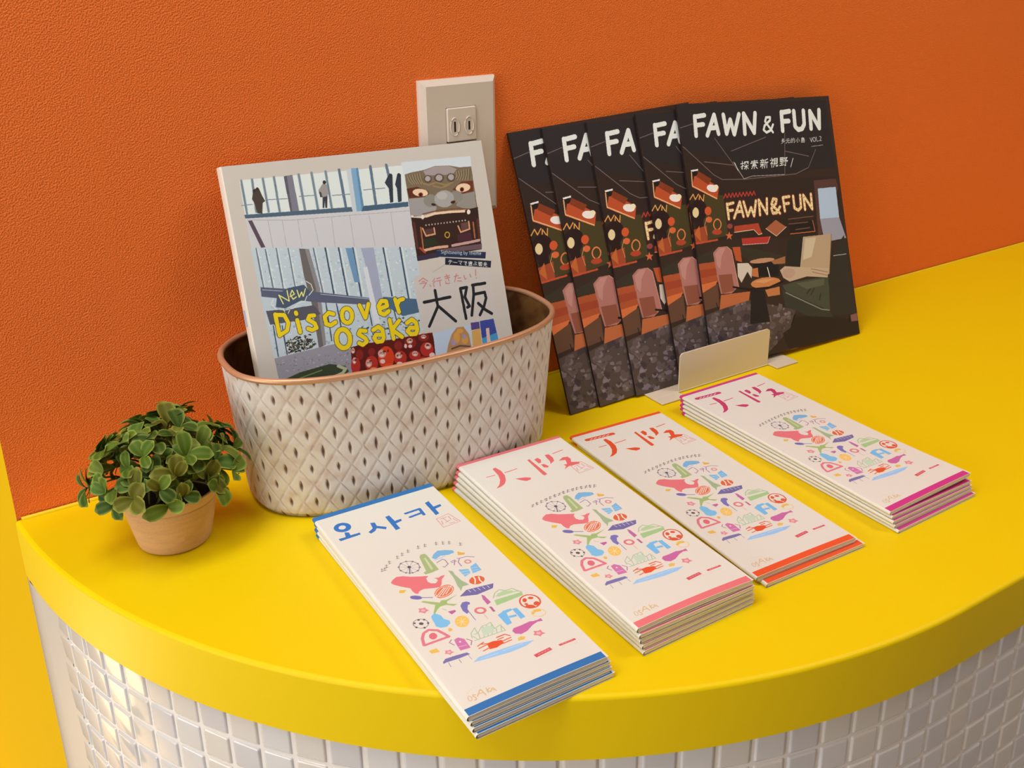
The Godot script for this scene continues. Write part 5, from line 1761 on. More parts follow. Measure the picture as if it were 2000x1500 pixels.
const BOOK_PRINT := [
	["p",[237,253,255],0,[53,52,682,63,669,220,49,184]],
	["p",[220,226,236],0,[49,182,669,220,665,378,51,292]],
	["s",[187,188,195],1.8,[126,201,126,297]],
	["s",[187,188,195],1.8,[176,207,175,300]],
	["s",[187,188,195],1.8,[232,211,230,308]],
	["s",[187,188,195],1.9,[290,215,293,314]],
	["s",[187,188,195],1.9,[358,217,352,326]],
	["s",[187,188,195],1.9,[428,222,425,333]],
	["s",[187,188,195],2.0,[503,232,506,344]],
	["s",[187,188,195],2.0,[590,232,587,356]],
	["s",[180,180,188],1.7,[56,190,216,211,432,221,666,234]],
	["p",[96,83,99],0,[57,193,71,193,100,291,85,291]],
	["s",[149,171,190],8.8,[59,54,58,168]],
	["s",[101,119,135],2.1,[59,54,58,168]],
	["s",[149,171,190],8.9,[97,54,91,166]],
	["s",[101,119,135],2.1,[97,54,91,166]],
	["s",[149,171,190],9.0,[135,55,134,171]],
	["s",[101,119,135],2.1,[135,55,134,171]],
	["s",[149,171,190],9.0,[175,54,173,176]],
	["s",[101,119,135],2.2,[175,54,173,176]],
	["s",[149,171,190],9.2,[265,54,265,184]],
	["s",[101,119,135],2.2,[265,54,265,184]],
	["s",[149,171,190],9.3,[313,53,313,186]],
	["s",[101,119,135],2.2,[313,53,313,186]],
	["s",[149,171,190],9.4,[366,54,365,186]],
	["s",[101,119,135],2.3,[366,54,365,186]],
	["s",[102,132,159],10.5,[418,54,419,189]],
	["s",[102,132,159],10.8,[541,54,537,196]],
	["s",[102,132,159],10.9,[605,55,611,147]],
	["s",[132,154,176],2.9,[136,129,209,134]],
	["s",[132,154,176],3.0,[253,131,314,134]],
	["s",[132,154,176],3.1,[375,142,462,146]],
	["s",[132,154,176],3.1,[498,136,584,139]],
	["s",[132,154,176],2.8,[44,138,83,139]],
	["p",[133,137,157],0,[210,55,242,53,243,181,211,181]],
	["p",[100,101,116],0,[210,55,221,54,218,181,211,181]],
	["p",[135,185,227],0,[460,53,492,54,488,212,446,210]],
	["p",[213,228,241],0,[446,54,464,53,458,210,442,210]],
	["p",[101,154,198],0,[484,55,492,54,488,210,478,211]],
	["p",[84,112,137],0,[48,171,441,192,442,209,49,184]],
	["p",[73,106,137],0,[487,194,668,200,667,218,476,213]],
	["p",[79,72,67],0,[93,94,99,87,115,87,122,115,129,133,119,138,111,174,99,173,94,171,90,135,84,121]],
	["p",[62,54,51],0,[114,89,113,92,111,94,108,95,106,94,104,93,103,91,103,88,104,86,106,84,108,83,111,83,113,85,114,87]],
	["p",[62,54,51],0,[102,95,101,97,99,99,97,100,94,99,93,98,92,96,92,93,93,91,94,89,97,88,99,89,101,90,102,92]],
	["p",[166,167,169],0,[327,118,347,96,361,101,363,129,357,143,334,144]],
	["p",[54,54,55],0,[361,93,360,96,357,98,354,99,352,99,349,97,348,94,348,91,349,89,351,86,354,85,357,86,359,87,361,90]],
	["p",[62,70,83],0,[338,144,357,142,348,184,341,183,344,158,337,183,331,182]],
	["p",[79,81,84],0,[328,121,336,126,338,144,329,143]],
	["p",[50,65,82],0,[587,119,605,95,623,95,608,194,595,196,599,142]],
	["p",[50,65,82],0,[627,131,642,95,658,95,642,196,627,197,632,145]],
	["p",[45,54,67],0,[623,97,621,100,618,103,615,104,612,103,609,102,607,99,607,95,608,92,611,89,614,88,618,89,621,90,622,93]],
	["p",[45,54,67],0,[655,98,654,102,651,104,648,106,645,105,642,103,641,100,641,97,642,94,645,91,648,90,651,90,654,92,655,95]],
	["p",[207,228,243],0,[48,287,670,372,655,688,340,706,59,680]],
	["n",[224,244,255],11.3,[51,292,668,374,642,556,258,476,57,425],80],
	["n",[186,215,234],11.3,[51,292,668,374,642,556,258,476,57,425],80],
	["n",[216,238,253],11.3,[51,292,668,374,642,556,258,476,57,425],80],
	["n",[174,201,222],6.0,[51,292,668,374,642,556,258,476,57,425],110],
	["n",[235,254,255],6.0,[51,292,668,374,642,556,258,476,57,425],110],
	["n",[170,192,212],9.6,[63,471,443,552,636,608,644,679,267,669,60,674],70],
	["n",[218,238,255],9.6,[63,471,443,552,636,608,644,679,267,669,60,674],70],
	["n",[189,214,234],9.6,[63,471,443,552,636,608,644,679,267,669,60,674],70],
	["s",[115,134,154],4.6,[67,291,68,427]],
	["s",[241,255,255],2.1,[72,292,73,428]],
	["s",[115,134,154],4.7,[98,299,101,436]],
	["s",[241,255,255],2.2,[104,300,107,437]],
	["s",[115,134,154],4.7,[137,301,136,442]],
	["s",[241,255,255],2.2,[143,302,142,442]],
	["s",[115,134,154],4.8,[179,307,179,445]],
	["s",[241,255,255],2.2,[185,308,184,446]],
	["s",[115,134,154],4.9,[270,319,276,479]],
	["s",[241,255,255],2.2,[276,320,282,480]],
	["s",[55,82,111],5.3,[314,325,316,490]],
	["s",[234,253,255],3.4,[322,326,324,491]],
	["s",[55,82,111],5.3,[364,332,366,509]],
	["s",[234,253,255],3.4,[372,334,374,510]],
	["s",[55,82,111],5.4,[418,340,418,518]],
	["s",[234,253,255],3.5,[427,341,427,519]],
	["s",[55,82,111],5.5,[536,357,538,538]],
	["s",[234,253,255],3.6,[544,358,547,540]],
	["s",[55,82,111],5.6,[603,365,603,565]],
	["s",[234,253,255],3.6,[612,366,612,566]],
	["p",[117,166,212],0,[390,336,417,340,420,467,401,464]],
	["p",[175,188,219],0,[449,345,499,350,499,532,518,625,474,602]],
	["p",[117,114,116],0,[218,313,254,320,268,463,254,667,225,674,228,514,218,412]],
	["p",[151,152,159],0,[239,317,254,320,268,463,254,667,242,668,253,461]],
	["p",[97,107,135],0,[57,425,139,444,261,477,451,531,447,556,251,512,55,458]],
	["s",[214,230,253],1.8,[63,435,134,452]],
	["s",[214,230,253],1.9,[267,485,447,534]],
	["p",[79,116,152],0,[502,535,634,566,636,618,568,620,497,563]],
	["p",[93,96,113],0,[61,510,169,518,235,519,254,555,189,565,67,560]],
	["s",[72,92,113],4.5,[280,520,277,657]],
	["s",[72,92,113],4.6,[319,530,321,625]],
	["s",[72,92,113],4.3,[77,565,75,674]],
	["s",[72,92,113],4.4,[108,571,107,673]],
	["s",[72,92,113],4.7,[438,558,440,633]],
	["s",[72,92,113],4.8,[536,591,541,652]],
	["p",[230,242,255],0,[445,416,461,415,473,628,449,627]],
	["p",[164,166,183],0,[60,678,225,672,285,671,343,703,333,807,62,761]],
	["n",[187,190,207],7.4,[66,683,340,706,334,760,71,730],60],
	["n",[143,143,159],7.4,[66,683,340,706,334,760,71,730],60],
	["p",[62,76,58],0,[69,761,141,745,254,738,311,757,321,779,280,803,204,802,70,776]],
	["s",[193,204,176],11.4,[232,793,295,781,310,768,284,752]],
	["s",[130,154,96],3.7,[137,765,221,754]],
	["n",[54,54,53],8.3,[116,625,150,618,201,620,217,656,192,669,107,673],60],
	["n",[79,92,67],8.3,[116,625,150,618,201,620,217,656,192,669,107,673],60],
	["n",[40,40,37],8.3,[116,625,150,618,201,620,217,656,192,669,107,673],60],
	["n",[230,239,248],4.8,[116,625,150,618,201,620,217,656,192,669,107,673],50],
	["n",[130,119,96],4.8,[116,625,150,618,201,620,217,656,192,669,107,673],50],
	["n",[98,112,125],7.9,[313,624,429,631,511,616,632,631,634,684,379,688],40],
	["n",[66,83,96],7.9,[313,624,429,631,511,616,632,631,634,684,379,688],40],
	["p",[78,98,128],0,[111,459,153,444,212,442,231,472,203,492,130,513,98,502]],
	["s",[252,253,149],4.0,[126,496,116,463,149,490,148,452]],
	["s",[252,253,149],4.0,[155,475,172,469,166,454,157,468,164,486,177,480]],
	["s",[252,253,149],4.1,[184,457,187,483,199,466,202,482,215,457]],
	["s",[235,251,241],2.7,[94,473,84,489,95,508,129,519,162,517,179,503,205,500,216,483]],
	["s",[235,251,241],2.8,[222,431,238,444,242,466,223,482]],
	["s",[235,251,241],2.7,[123,513,127,530]],
	["s",[235,251,241],2.7,[137,532,145,521]],
	["s",[67,83,87],19.0,[91,527,93,603]],
	["s",[67,83,87],19.0,[91,529,122,535,132,565,122,591,93,602]],
	["s",[67,83,87],19.3,[165,561,168,605]],
	["s",[67,83,87],19.3,[165,534,166,539]],
	["s",[67,83,87],19.5,[229,556,212,554,204,566,226,584,230,601,212,606,199,598]],
	["s",[67,83,87],19.8,[301,564,284,556,266,568,268,594,283,602,303,594]],
	["s",[67,83,87],20.4,[405,550,419,599,440,551]],
	["s",[67,83,87],20.7,[478,577,512,571,511,553,492,549,478,565,480,592,495,601,515,591]],
	["s",[67,83,87],20.9,[548,552,555,602]],
	["s",[67,83,87],21.0,[550,575,564,559,580,557]],
	["s",[67,83,87],20.3,[411,647,391,641,382,653,405,673,409,686,391,695,378,686]],
	["s",[67,83,87],20.6,[441,649,463,641,477,655,477,685,469,696,448,695,439,679,449,668,477,674]],
	["s",[67,83,87],20.8,[512,624,515,696]],
	["s",[67,83,87],20.9,[549,634,515,662,550,696]],
	["s",[67,83,87],21.2,[579,648,601,639,616,654,617,681,608,695,587,693,576,679,588,668,616,674]],
	["s",[67,83,87],20.1,[370,580,368,590,363,598,356,604,348,605,341,602,335,596,332,587,331,577,333,567,338,558,345,553,353,552,360,554,366,561,370,570,370,580]],
	["s",[67,83,87],21.9,[347,660,345,673,339,684,330,691,320,693,310,690,302,682,296,671,295,658,297,644,303,634,312,626,322,624,332,627,340,635,346,647,347,660]],
	["p",[100,29,27],0,[343,695,389,692,506,697,633,701,676,703,680,816,329,818]],
	["p",[147,43,39],0,[603,730,599,738,591,744,580,746,569,744,560,738,554,729,554,720,558,712,566,706,576,704,587,706,597,712,602,721]],
	["p",[147,43,39],0,[545,729,542,736,536,741,529,743,522,742,516,737,512,730,512,722,515,715,521,710,528,708,535,709,541,714,545,721]],
	["p",[147,43,39],0,[659,719,655,725,648,729,639,730,629,728,620,723,615,717,614,710,617,704,625,701,634,700,644,702,652,706,658,712]],
	["p",[147,43,39],0,[387,731,384,739,379,745,372,747,365,746,360,741,357,734,357,725,360,717,365,711,372,709,379,710,384,715,387,722]],
	["p",[147,43,39],0,[434,731,431,737,426,741,420,742,414,741,409,737,406,731,406,725,408,719,413,715,419,713,426,714,431,718,434,724]],
	["p",[196,54,48],0,[669,768,664,779,655,787,643,790,631,787,621,780,615,769,614,757,619,745,629,737,641,734,653,737,663,744,669,755]],
	["p",[196,54,48],0,[612,779,609,787,601,791,591,793,580,791,571,785,566,778,565,770,569,762,576,758,586,756,597,758,606,764,611,771]],
	["p",[196,54,48],0,[554,778,549,789,540,797,529,800,517,798,508,790,502,779,502,767,507,756,516,748,527,744,539,747,548,754,554,765]],
	["p",[196,54,48],0,[437,774,433,785,424,794,413,797,401,795,392,787,387,776,387,763,392,752,400,744,412,741,423,743,432,750,437,761]],
	["p",[196,54,48],0,[368,767,364,779,357,788,348,792,340,790,334,783,331,772,332,759,336,747,343,738,351,734,359,736,365,743,368,754]],
	["p",[196,54,48],0,[632,799,630,803,625,806,619,807,613,806,608,803,605,798,604,793,606,789,611,786,617,785,623,786,629,789,632,794]],
	["p",[230,72,37],0,[505,765,498,783,487,795,473,800,458,797,447,787,441,771,441,752,448,735,459,722,474,717,488,720,499,730,505,746]],
	["p",[231,179,169],0,[475,745,472,751,466,756,459,757,452,756,446,752,443,745,443,739,445,732,451,728,458,726,465,728,471,732,474,738]],
	["s",[79,29,24],1.6,[451,738,458,738]],
	["s",[79,29,24],1.6,[462,739,469,742]],
	["p",[247,232,231],0,[465,750,464,752,462,753,458,753,455,752,452,751,450,749,449,747,450,745,453,745,456,745,460,745,463,747,465,748]],
	["p",[231,179,169],0,[413,769,411,775,406,780,401,782,396,780,392,777,390,771,390,764,392,758,396,753,401,751,407,752,411,756,413,762]],
	["s",[79,29,24],1.6,[396,763,401,763]],
	["s",[79,29,24],1.6,[404,764,409,766]],
	["p",[247,232,231],0,[406,774,405,776,403,777,401,777,398,777,396,775,394,774,394,772,395,770,397,770,399,769,402,770,404,771,406,773]],
	["p",[231,179,169],0,[538,765,535,770,531,773,525,774,518,773,513,770,510,765,510,759,512,754,517,751,523,749,529,751,534,754,537,759]],
	["s",[79,29,24],1.6,[517,759,523,759]],
	["s",[79,29,24],1.6,[527,760,532,762]],
	["p",[247,232,231],0,[530,769,529,770,527,771,524,771,521,770,518,769,516,767,516,766,517,765,519,764,522,764,525,765,527,766,529,767]],
	["p",[231,179,169],0,[356,747,354,752,351,756,347,758,344,757,341,754,340,749,340,744,342,739,345,735,348,733,352,734,355,737,356,742]],
	["s",[79,29,24],1.5,[344,743,347,743]],
	["s",[79,29,24],1.5,[350,743,353,745]],
	["p",[247,232,231],0,[351,752,350,753,349,754,347,754,345,754,344,753,343,752,343,750,343,749,345,748,346,748,348,748,350,749,351,750]],
	["p",[231,179,169],0,[590,719,588,723,584,726,579,727,573,726,568,723,566,719,565,714,567,710,571,707,577,706,582,707,587,710,590,714]],
	["s",[79,29,24],1.6,[572,714,577,714]],
	["s",[79,29,24],1.6,[580,715,585,716]],
	["p",[247,232,231],0,[583,722,582,723,580,724,578,724,575,723,573,722,571,721,571,720,571,719,573,718,576,718,579,719,581,720,583,721]],
	["p",[231,179,169],0,[662,753,659,758,655,762,649,763,643,762,638,758,635,753,634,748,637,743,641,739,647,738,653,739,658,742,661,747]],
	["s",[79,29,24],1.6,[642,747,647,748]],
	["s",[79,29,24],1.6,[651,748,657,750]],
	["p",[247,232,231],0,[654,757,653,759,651,759,648,759,645,759,642,758,641,756,640,755,641,753,643,753,646,753,649,753,652,754,653,756]],
	["p",[231,179,169],0,[603,771,601,775,597,778,591,779,586,778,581,775,578,770,578,766,580,762,584,759,589,758,595,759,599,762,602,766]],
	["s",[79,29,24],1.6,[584,766,589,766]],
	["s",[79,29,24],1.6,[593,767,598,768]],
	["p",[247,232,231],0,[596,774,595,775,593,776,590,776,588,775,585,774,584,773,583,772,584,771,586,770,588,770,591,771,594,772,595,773]],
	["p",[231,179,169],0,[357,710,355,715,352,718,349,719,346,719,344,716,342,712,342,707,344,703,347,699,350,698,353,698,355,701,357,705]],
	["s",[79,29,24],1.5,[346,706,349,706]],
	["s",[79,29,24],1.5,[351,707,354,708]],
	["p",[247,232,231],0,[352,714,352,715,350,716,349,716,347,716,346,715,345,714,345,713,346,712,347,711,348,711,350,711,351,712,352,713]],
	["p",[231,179,169],0,[648,714,646,717,643,719,638,720,633,719,629,717,626,713,626,710,628,707,631,705,636,704,641,705,645,708,647,711]],
	["s",[79,29,24],1.6,[632,710,636,710]],
	["s",[79,29,24],1.6,[639,711,644,712]],
	["p",[247,232,231],0,[642,717,641,717,639,718,637,718,635,717,633,716,631,715,631,714,631,714,633,713,635,713,638,714,640,715,641,716]],
	["p",[113,40,29],0,[476,736,475,738,473,739,470,739,467,739,465,737,463,736,463,734,464,732,466,731,469,731,471,732,474,733,475,735]],
	["p",[113,40,29],0,[488,736,487,739,486,740,484,741,482,741,481,739,480,737,481,735,481,733,483,731,484,730,486,731,487,732,488,734]],
	["p",[113,40,29],0,[414,760,413,762,411,762,409,763,407,762,405,761,404,760,403,758,404,757,406,756,408,756,410,756,412,757,413,759]],
	["p",[113,40,29],0,[522,764,522,765,521,765,519,765,517,765,516,764,515,763,515,762,515,761,517,760,518,760,520,761,521,761,522,762]],
	["p",[113,40,29],0,[541,759,541,760,539,760,537,761,534,760,532,759,531,758,531,756,532,755,533,755,535,754,538,755,540,756,541,757]],
	["p",[113,40,29],0,[586,715,585,716,584,717,582,717,580,717,579,716,578,715,577,713,578,712,579,711,581,711,583,712,585,712,586,714]],
	["p",[113,40,29],0,[653,748,653,749,651,750,648,750,645,750,643,748,642,747,641,745,642,744,644,743,647,743,649,743,652,744,653,746]],
	["p",[113,40,29],0,[357,745,356,747,355,748,353,749,352,749,350,747,350,746,350,743,350,741,352,740,353,739,355,740,356,741,357,743]],
	["p",[247,219,222],0,[466,772,465,776,461,778,457,779,452,778,448,775,446,772,446,768,447,765,451,762,455,762,460,763,464,765,466,769]],
	["p",[247,219,222],0,[533,794,532,796,528,798,523,798,518,797,513,794,511,792,510,789,512,787,515,785,520,785,525,786,530,788,533,791]],
	["p",[247,219,222],0,[584,738,583,741,580,743,577,743,573,743,570,741,568,738,568,735,569,732,572,731,575,730,579,731,582,733,584,735]],
	["p",[247,219,222],0,[671,791,669,796,665,799,660,800,655,799,650,796,648,791,647,786,649,782,653,779,659,778,664,779,669,782,671,786]],
	["p",[247,219,222],0,[563,734,562,737,560,740,557,741,555,740,553,738,551,735,552,731,553,728,555,725,558,724,560,725,562,727,563,730]],
	["p",[247,90,51],0,[438,799,469,781,495,786,496,796,438,802]],
	["p",[255,154,77],0,[429,794,427,796,423,798,418,798,412,797,407,794,404,791,403,788,405,785,409,784,414,784,420,785,425,787,428,790]],
	["s",[255,230,34],14.4,[91,527,93,603]],
	["s",[255,230,34],14.5,[91,529,122,535,132,565,122,591,93,602]],
	["s",[255,230,34],14.7,[165,561,168,605]],
	["s",[255,230,34],14.7,[165,534,166,539]],
	["s",[255,230,34],14.9,[229,556,212,554,204,566,226,584,230,601,212,606,199,598]],
	["s",[255,230,34],15.1,[301,564,284,556,266,568,268,594,283,602,303,594]],
	["s",[255,230,34],15.5,[405,550,419,599,440,551]],
	["s",[255,230,34],15.8,[478,577,512,571,511,553,492,549,478,565,480,592,495,601,515,591]],
	["s",[255,230,34],16.0,[548,552,555,602]],
	["s",[255,230,34],16.0,[550,575,564,559,580,557]],
	["s",[255,230,34],15.5,[411,647,391,641,382,653,405,673,409,686,391,695,378,686]],
	["s",[255,230,34],15.7,[441,649,463,641,477,655,477,685,469,696,448,695,439,679,449,668,477,674]],
	["s",[255,230,34],15.9,[512,624,515,696]],
	["s",[255,230,34],16.0,[549,634,515,662,550,696]],
	["s",[255,230,34],16.2,[579,648,601,639,616,654,617,681,608,695,587,693,576,679,588,668,616,674]],
	["s",[255,230,34],15.3,[370,580,368,590,363,598,356,604,348,605,341,602,335,596,332,587,331,577,333,567,338,558,345,553,353,552,360,554,366,561,370,570,370,580]],
	["s",[255,230,34],17.2,[347,660,345,673,339,684,330,691,320,693,310,690,302,682,296,671,295,658,297,644,303,634,312,626,322,624,332,627,340,635,346,647,347,660]],
	["p",[226,243,255],0,[667,51,965,56,959,152,669,120]],
	["p",[132,119,99],0,[673,98,700,93,757,89,804,79,865,83,910,95,961,96,959,260,903,259,770,261,669,257,671,168]],
	["p",[175,168,171],0,[752,93,804,80,865,84,897,100,874,119,760,111]],
	["s",[170,154,123],3.6,[683,105,687,122,699,137]],
	["s",[96,83,63],2.0,[687,104,692,123,704,139]],
	["s",[170,154,123],3.6,[693,104,697,122,708,138]],
	["s",[96,83,63],2.0,[697,103,702,123,713,140]],
	["s",[170,154,123],3.6,[704,103,706,122,717,139]],
	["s",[96,83,63],2.0,[708,102,712,122,722,141]],
	["s",[170,154,123],3.7,[715,102,716,121,725,140]],
	["s",[96,83,63],2.0,[719,101,722,122,731,142]],
	["s",[170,154,123],3.7,[725,101,726,121,734,141]],
	["s",[96,83,63],2.0,[729,100,732,122,740,143]],
	["s",[170,154,123],3.7,[736,101,736,121,743,142]],
	["s",[96,83,63],2.0,[740,99,741,121,748,144]],
	["s",[170,154,123],3.4,[892,110,892,127,878,140]],
	["s",[96,83,63],2.1,[897,111,898,128,886,139]],
	["s",[170,154,123],3.4,[903,109,903,126,890,141]],
	["s",[96,83,63],2.1,[908,110,908,127,898,140]],
	["s",[170,154,123],3.4,[914,108,913,125,901,142]],
	["s",[96,83,63],2.1,[920,109,919,126,909,141]],
	["s",[170,154,123],3.4,[925,107,923,124,913,143]],
	["s",[96,83,63],2.1,[931,108,929,125,921,143]],
	["s",[170,154,123],3.4,[936,106,934,124,924,145]],
	["s",[96,83,63],2.1,[942,107,940,124,933,144]],
	["s",[170,154,123],3.4,[948,105,944,123,936,146]],
	["s",[96,83,63],2.1,[954,106,950,123,944,145]],
	["p",[96,85,72],0,[782,127,780,133,774,138,766,140,759,139,752,136,749,130,748,123,751,116,757,112,764,109,772,110,778,114,782,120]],
	["p",[187,183,186],0,[777,125,775,129,771,132,766,134,761,133,757,131,754,127,754,122,756,118,760,114,765,113,770,114,774,116,777,120]],
	["p",[96,85,72],0,[835,129,831,136,824,142,815,144,806,143,798,139,793,132,792,124,796,117,803,111,812,109,821,110,829,114,834,121]],
	["p",[187,183,186],0,[828,127,826,132,821,135,815,137,808,136,803,133,800,129,799,124,802,119,807,115,813,113,819,114,824,117,828,121]],
	["p",[96,85,72],0,[884,132,881,139,875,144,866,147,858,146,851,142,847,135,846,128,849,121,856,115,864,113,873,114,880,118,884,124]],
	["p",[187,183,186],0,[878,130,876,135,872,138,866,140,860,139,856,136,853,132,852,127,855,122,859,118,865,117,870,117,875,120,878,125]],
	["s",[164,141,96],5.4,[733,134,765,148,800,141,836,156,869,149]],
	["s",[164,141,96],5.4,[783,153,815,164,851,157]],
	["p",[100,51,36],0,[672,151,716,149,760,171,757,191,675,188]],
	["p",[113,58,39],0,[863,176,908,150,959,152,953,193,899,197]],
	["p",[254,227,195],0,[756,179,751,184,741,187,727,187,713,184,701,179,694,172,693,165,698,160,708,157,722,157,736,160,748,165,755,172]],
	["p",[254,227,195],0,[943,174,940,181,931,187,917,190,903,191,889,188,880,182,877,175,881,168,890,162,903,158,918,158,931,161,940,167]],
	["p",[130,47,29],0,[734,181,733,184,730,187,725,188,721,187,718,185,715,182,715,179,717,175,720,173,724,172,728,172,732,174,734,177]],
	["p",[113,40,24],0,[913,182,911,185,908,188,904,189,900,189,897,187,895,183,895,180,896,176,899,173,903,172,907,172,911,174,913,178]],
	["p",[32,16,12],0,[729,180,728,182,727,183,725,184,723,184,721,183,720,181,720,179,721,178,723,176,724,176,726,176,728,177,729,179]],
	["p",[32,16,12],0,[908,181,908,183,906,184,904,185,902,185,900,184,899,182,899,180,900,178,902,177,904,176,906,176,907,177,908,179]],
	["p",[170,172,174],0,[672,190,742,191,783,235,771,258,714,259,670,253]],
	["p",[158,157,152],0,[895,199,957,195,954,258,903,257,867,239]],
	["p",[151,150,145],0,[790,210,786,220,776,228,763,231,750,230,740,223,733,214,732,203,737,193,747,186,759,183,772,184,783,190,789,200]],
	["p",[151,150,145],0,[903,208,898,218,889,225,877,228,864,227,853,221,847,212,846,202,851,192,860,185,872,182,885,183,896,189,902,198]],
	["p",[179,181,183],0,[864,208,858,223,846,234,828,240,809,239,792,232,781,220,778,206,783,192,796,181,814,175,833,175,849,182,861,194]],
	["p",[196,199,200],0,[836,197,833,203,825,208,816,209,806,208,797,204,792,198,791,192,794,186,802,181,811,179,821,180,830,184,835,190]],
	["p",[62,40,29],0,[781,227,780,228,776,229,772,229,767,227,764,225,762,223,762,220,763,219,767,218,771,218,776,220,779,222,781,224]],
	["p",[62,40,29],0,[867,223,866,225,864,227,860,229,855,230,850,229,847,228,846,226,846,223,849,221,853,219,858,219,862,219,866,220]],
	["p",[56,36,34],0,[669,260,719,270,771,256,902,261,961,256,948,422,665,425]],
	["s",[255,228,195],9.4,[732,264,771,258,840,260,898,265]],
	["s",[130,83,58],4.2,[718,254,780,248,865,250,919,259]],
	["p",[254,242,236],0,[724,265,722,269,720,272,717,273,714,273,712,271,710,267,711,264,712,260,714,257,717,256,720,256,723,258,724,261]],
	["p",[254,242,236],0,[925,271,923,275,920,278,917,279,913,279,910,277,909,273,909,269,911,265,913,262,917,260,920,261,923,263,925,266]],
	["p",[254,242,236],0,[681,257,680,259,678,260,675,260,673,260,671,259,669,257,669,255,670,254,672,253,674,252,677,253,679,254,680,255]],
	["s",[179,116,72],6.1,[702,303,698,384]],
	["s",[179,116,72],6.4,[929,313,926,373]],
	["s",[96,54,48],10.1,[677,283,674,377]],
	["s",[96,54,48],10.7,[950,305,946,381]],
	["p",[196,188,183],0,[728,297,728,299,727,300,725,300,724,300,723,299,722,298,722,296,723,295,724,294,725,293,727,294,728,294,728,296]],
	["p",[196,188,183],0,[741,297,741,299,740,300,738,300,737,300,736,299,735,298,735,297,736,295,737,294,738,294,740,294,741,295,741,296]],
	["p",[196,188,183],0,[754,298,754,299,752,300,751,301,750,300,749,300,748,298,748,297,749,295,750,294,751,294,752,294,753,295,754,296]],
	["p",[196,188,183],0,[767,298,766,299,765,300,764,301,763,301,762,300,761,299,761,297,762,296,763,295,764,294,765,294,766,295,767,296]],
	["p",[196,188,183],0,[780,298,779,300,778,301,777,301,776,301,775,300,774,299,774,297,775,296,776,295,777,294,778,295,779,295,780,297]],
	["p",[196,188,183],0,[793,298,792,300,791,301,790,301,789,301,788,300,787,299,787,298,788,296,789,295,790,295,791,295,792,296,793,297]],
	["p",[196,188,183],0,[806,299,806,300,804,301,803,302,802,302,801,301,800,299,800,298,801,297,802,296,803,295,804,295,805,296,806,297]],
	["p",[196,188,183],0,[819,299,819,300,818,302,816,302,815,302,814,301,813,300,813,298,814,297,815,296,816,295,818,295,819,296,819,298]],
	["p",[196,188,183],0,[832,299,832,301,831,302,829,302,828,302,827,301,826,300,826,299,827,297,828,296,829,296,831,296,832,297,832,298]],
	["p",[196,188,183],0,[846,300,845,301,844,302,843,303,841,302,840,302,840,300,840,299,840,297,841,296,843,296,844,296,845,297,846,298]],
	["p",[196,188,183],0,[859,300,858,301,857,302,856,303,855,303,853,302,853,301,853,299,853,298,854,297,856,296,857,296,858,297,859,298]],
	["p",[196,188,183],0,[872,300,872,302,871,303,869,303,868,303,867,302,866,301,866,299,867,298,868,297,869,296,870,297,872,297,872,299]],
	["p",[196,188,183],0,[886,300,885,302,884,303,883,303,881,303,880,302,879,301,879,300,880,298,881,297,882,297,884,297,885,298,886,299]],
	["p",[196,188,183],0,[899,301,898,302,897,303,896,304,895,304,893,303,893,301,893,300,893,298,894,297,896,297,897,297,898,298,899,299]],
	["s",[228,175,137],6.2,[709,307,718,337,757,335,757,312]],
	["s",[228,175,137],6.3,[861,318,868,343,909,336,910,307]],
	["p",[96,63,63],0,[719,312,753,312,752,332,720,333]],
	["p",[113,76,77],0,[874,309,905,308,904,332,873,338]],
	["p",[45,54,39],0,[704,348,754,348,760,376,706,379]],
	["s",[209,172,53],4.2,[818,347,816,351,814,354,810,356,806,356,803,355,800,352,798,348,798,344,800,340,803,337,806,335,810,335,814,336,817,339,818,343,818,347]],
	["p",[79,45,58],0,[850,351,910,348,912,380,849,378]],
	["s",[231,186,159],10.3,[702,390,754,387,800,389]],
	["s",[209,172,169],10.6,[823,389,903,387,943,385]],
	["s",[187,76,53],8.2,[685,379,702,398]],
	["p",[62,51,77],0,[667,407,750,406,755,425,667,426]],
	["p",[113,92,106],0,[752,396,952,400,948,421,754,409]],
	["p",[219,218,217],0,[636,488,642,483,668,479,968,502,964,699,949,700,686,700,657,699,643,688,636,669]],
	["s",[179,181,186],2.1,[721,477,775,457]],
	["p",[36,54,89],0,[750,398,964,435,957,460,746,421]],
	["t",[230,246,255],175.9,[767,417,940,448],"Sightseeing by Theme"],
	["p",[30,40,63],0,[783,431,981,473,974,499,778,457]],
	["s",[247,255,255],2.0,[798,443,808,445]],
	["s",[247,255,255],2.0,[794,447,810,450]],
	["s",[247,255,255],2.0,[802,449,800,454,796,458]],
	["s",[247,255,255],2.0,[815,453,830,457]],
	["s",[247,255,255],2.0,[837,452,853,455,843,463]],
	["s",[247,255,255],2.0,[842,460,846,467]],
	["s",[247,255,255],2.0,[859,458,873,460,866,463,864,469,868,473]],
	["s",[247,255,255],2.0,[870,463,871,467]],
	["s",[247,255,255],2.0,[881,461,883,464]],
	["s",[247,255,255],2.0,[879,466,882,467,881,473]],
	["s",[247,255,255],2.0,[878,475,893,478]],
	["s",[247,255,255],2.0,[886,462,890,462,889,466,885,465]],
	["s",[247,255,255],2.0,[891,463,895,464,895,467,891,466]],
	["s",[247,255,255],2.0,[885,468,894,470]],
	["s",[247,255,255],2.0,[883,471,894,474]],
	["s",[247,255,255],2.0,[887,467,886,472]],
	["s",[247,255,255],2.0,[892,468,891,473]],
	["s",[247,255,255],2.0,[908,465,911,468]],
	["s",[247,255,255],2.0,[908,470,909,475,906,479]],
	["s",[247,255,255],2.0,[903,473,901,478]],
	["s",[247,255,255],2.0,[912,475,915,480]],
	["s",[247,255,255],2.0,[914,468,916,470]],
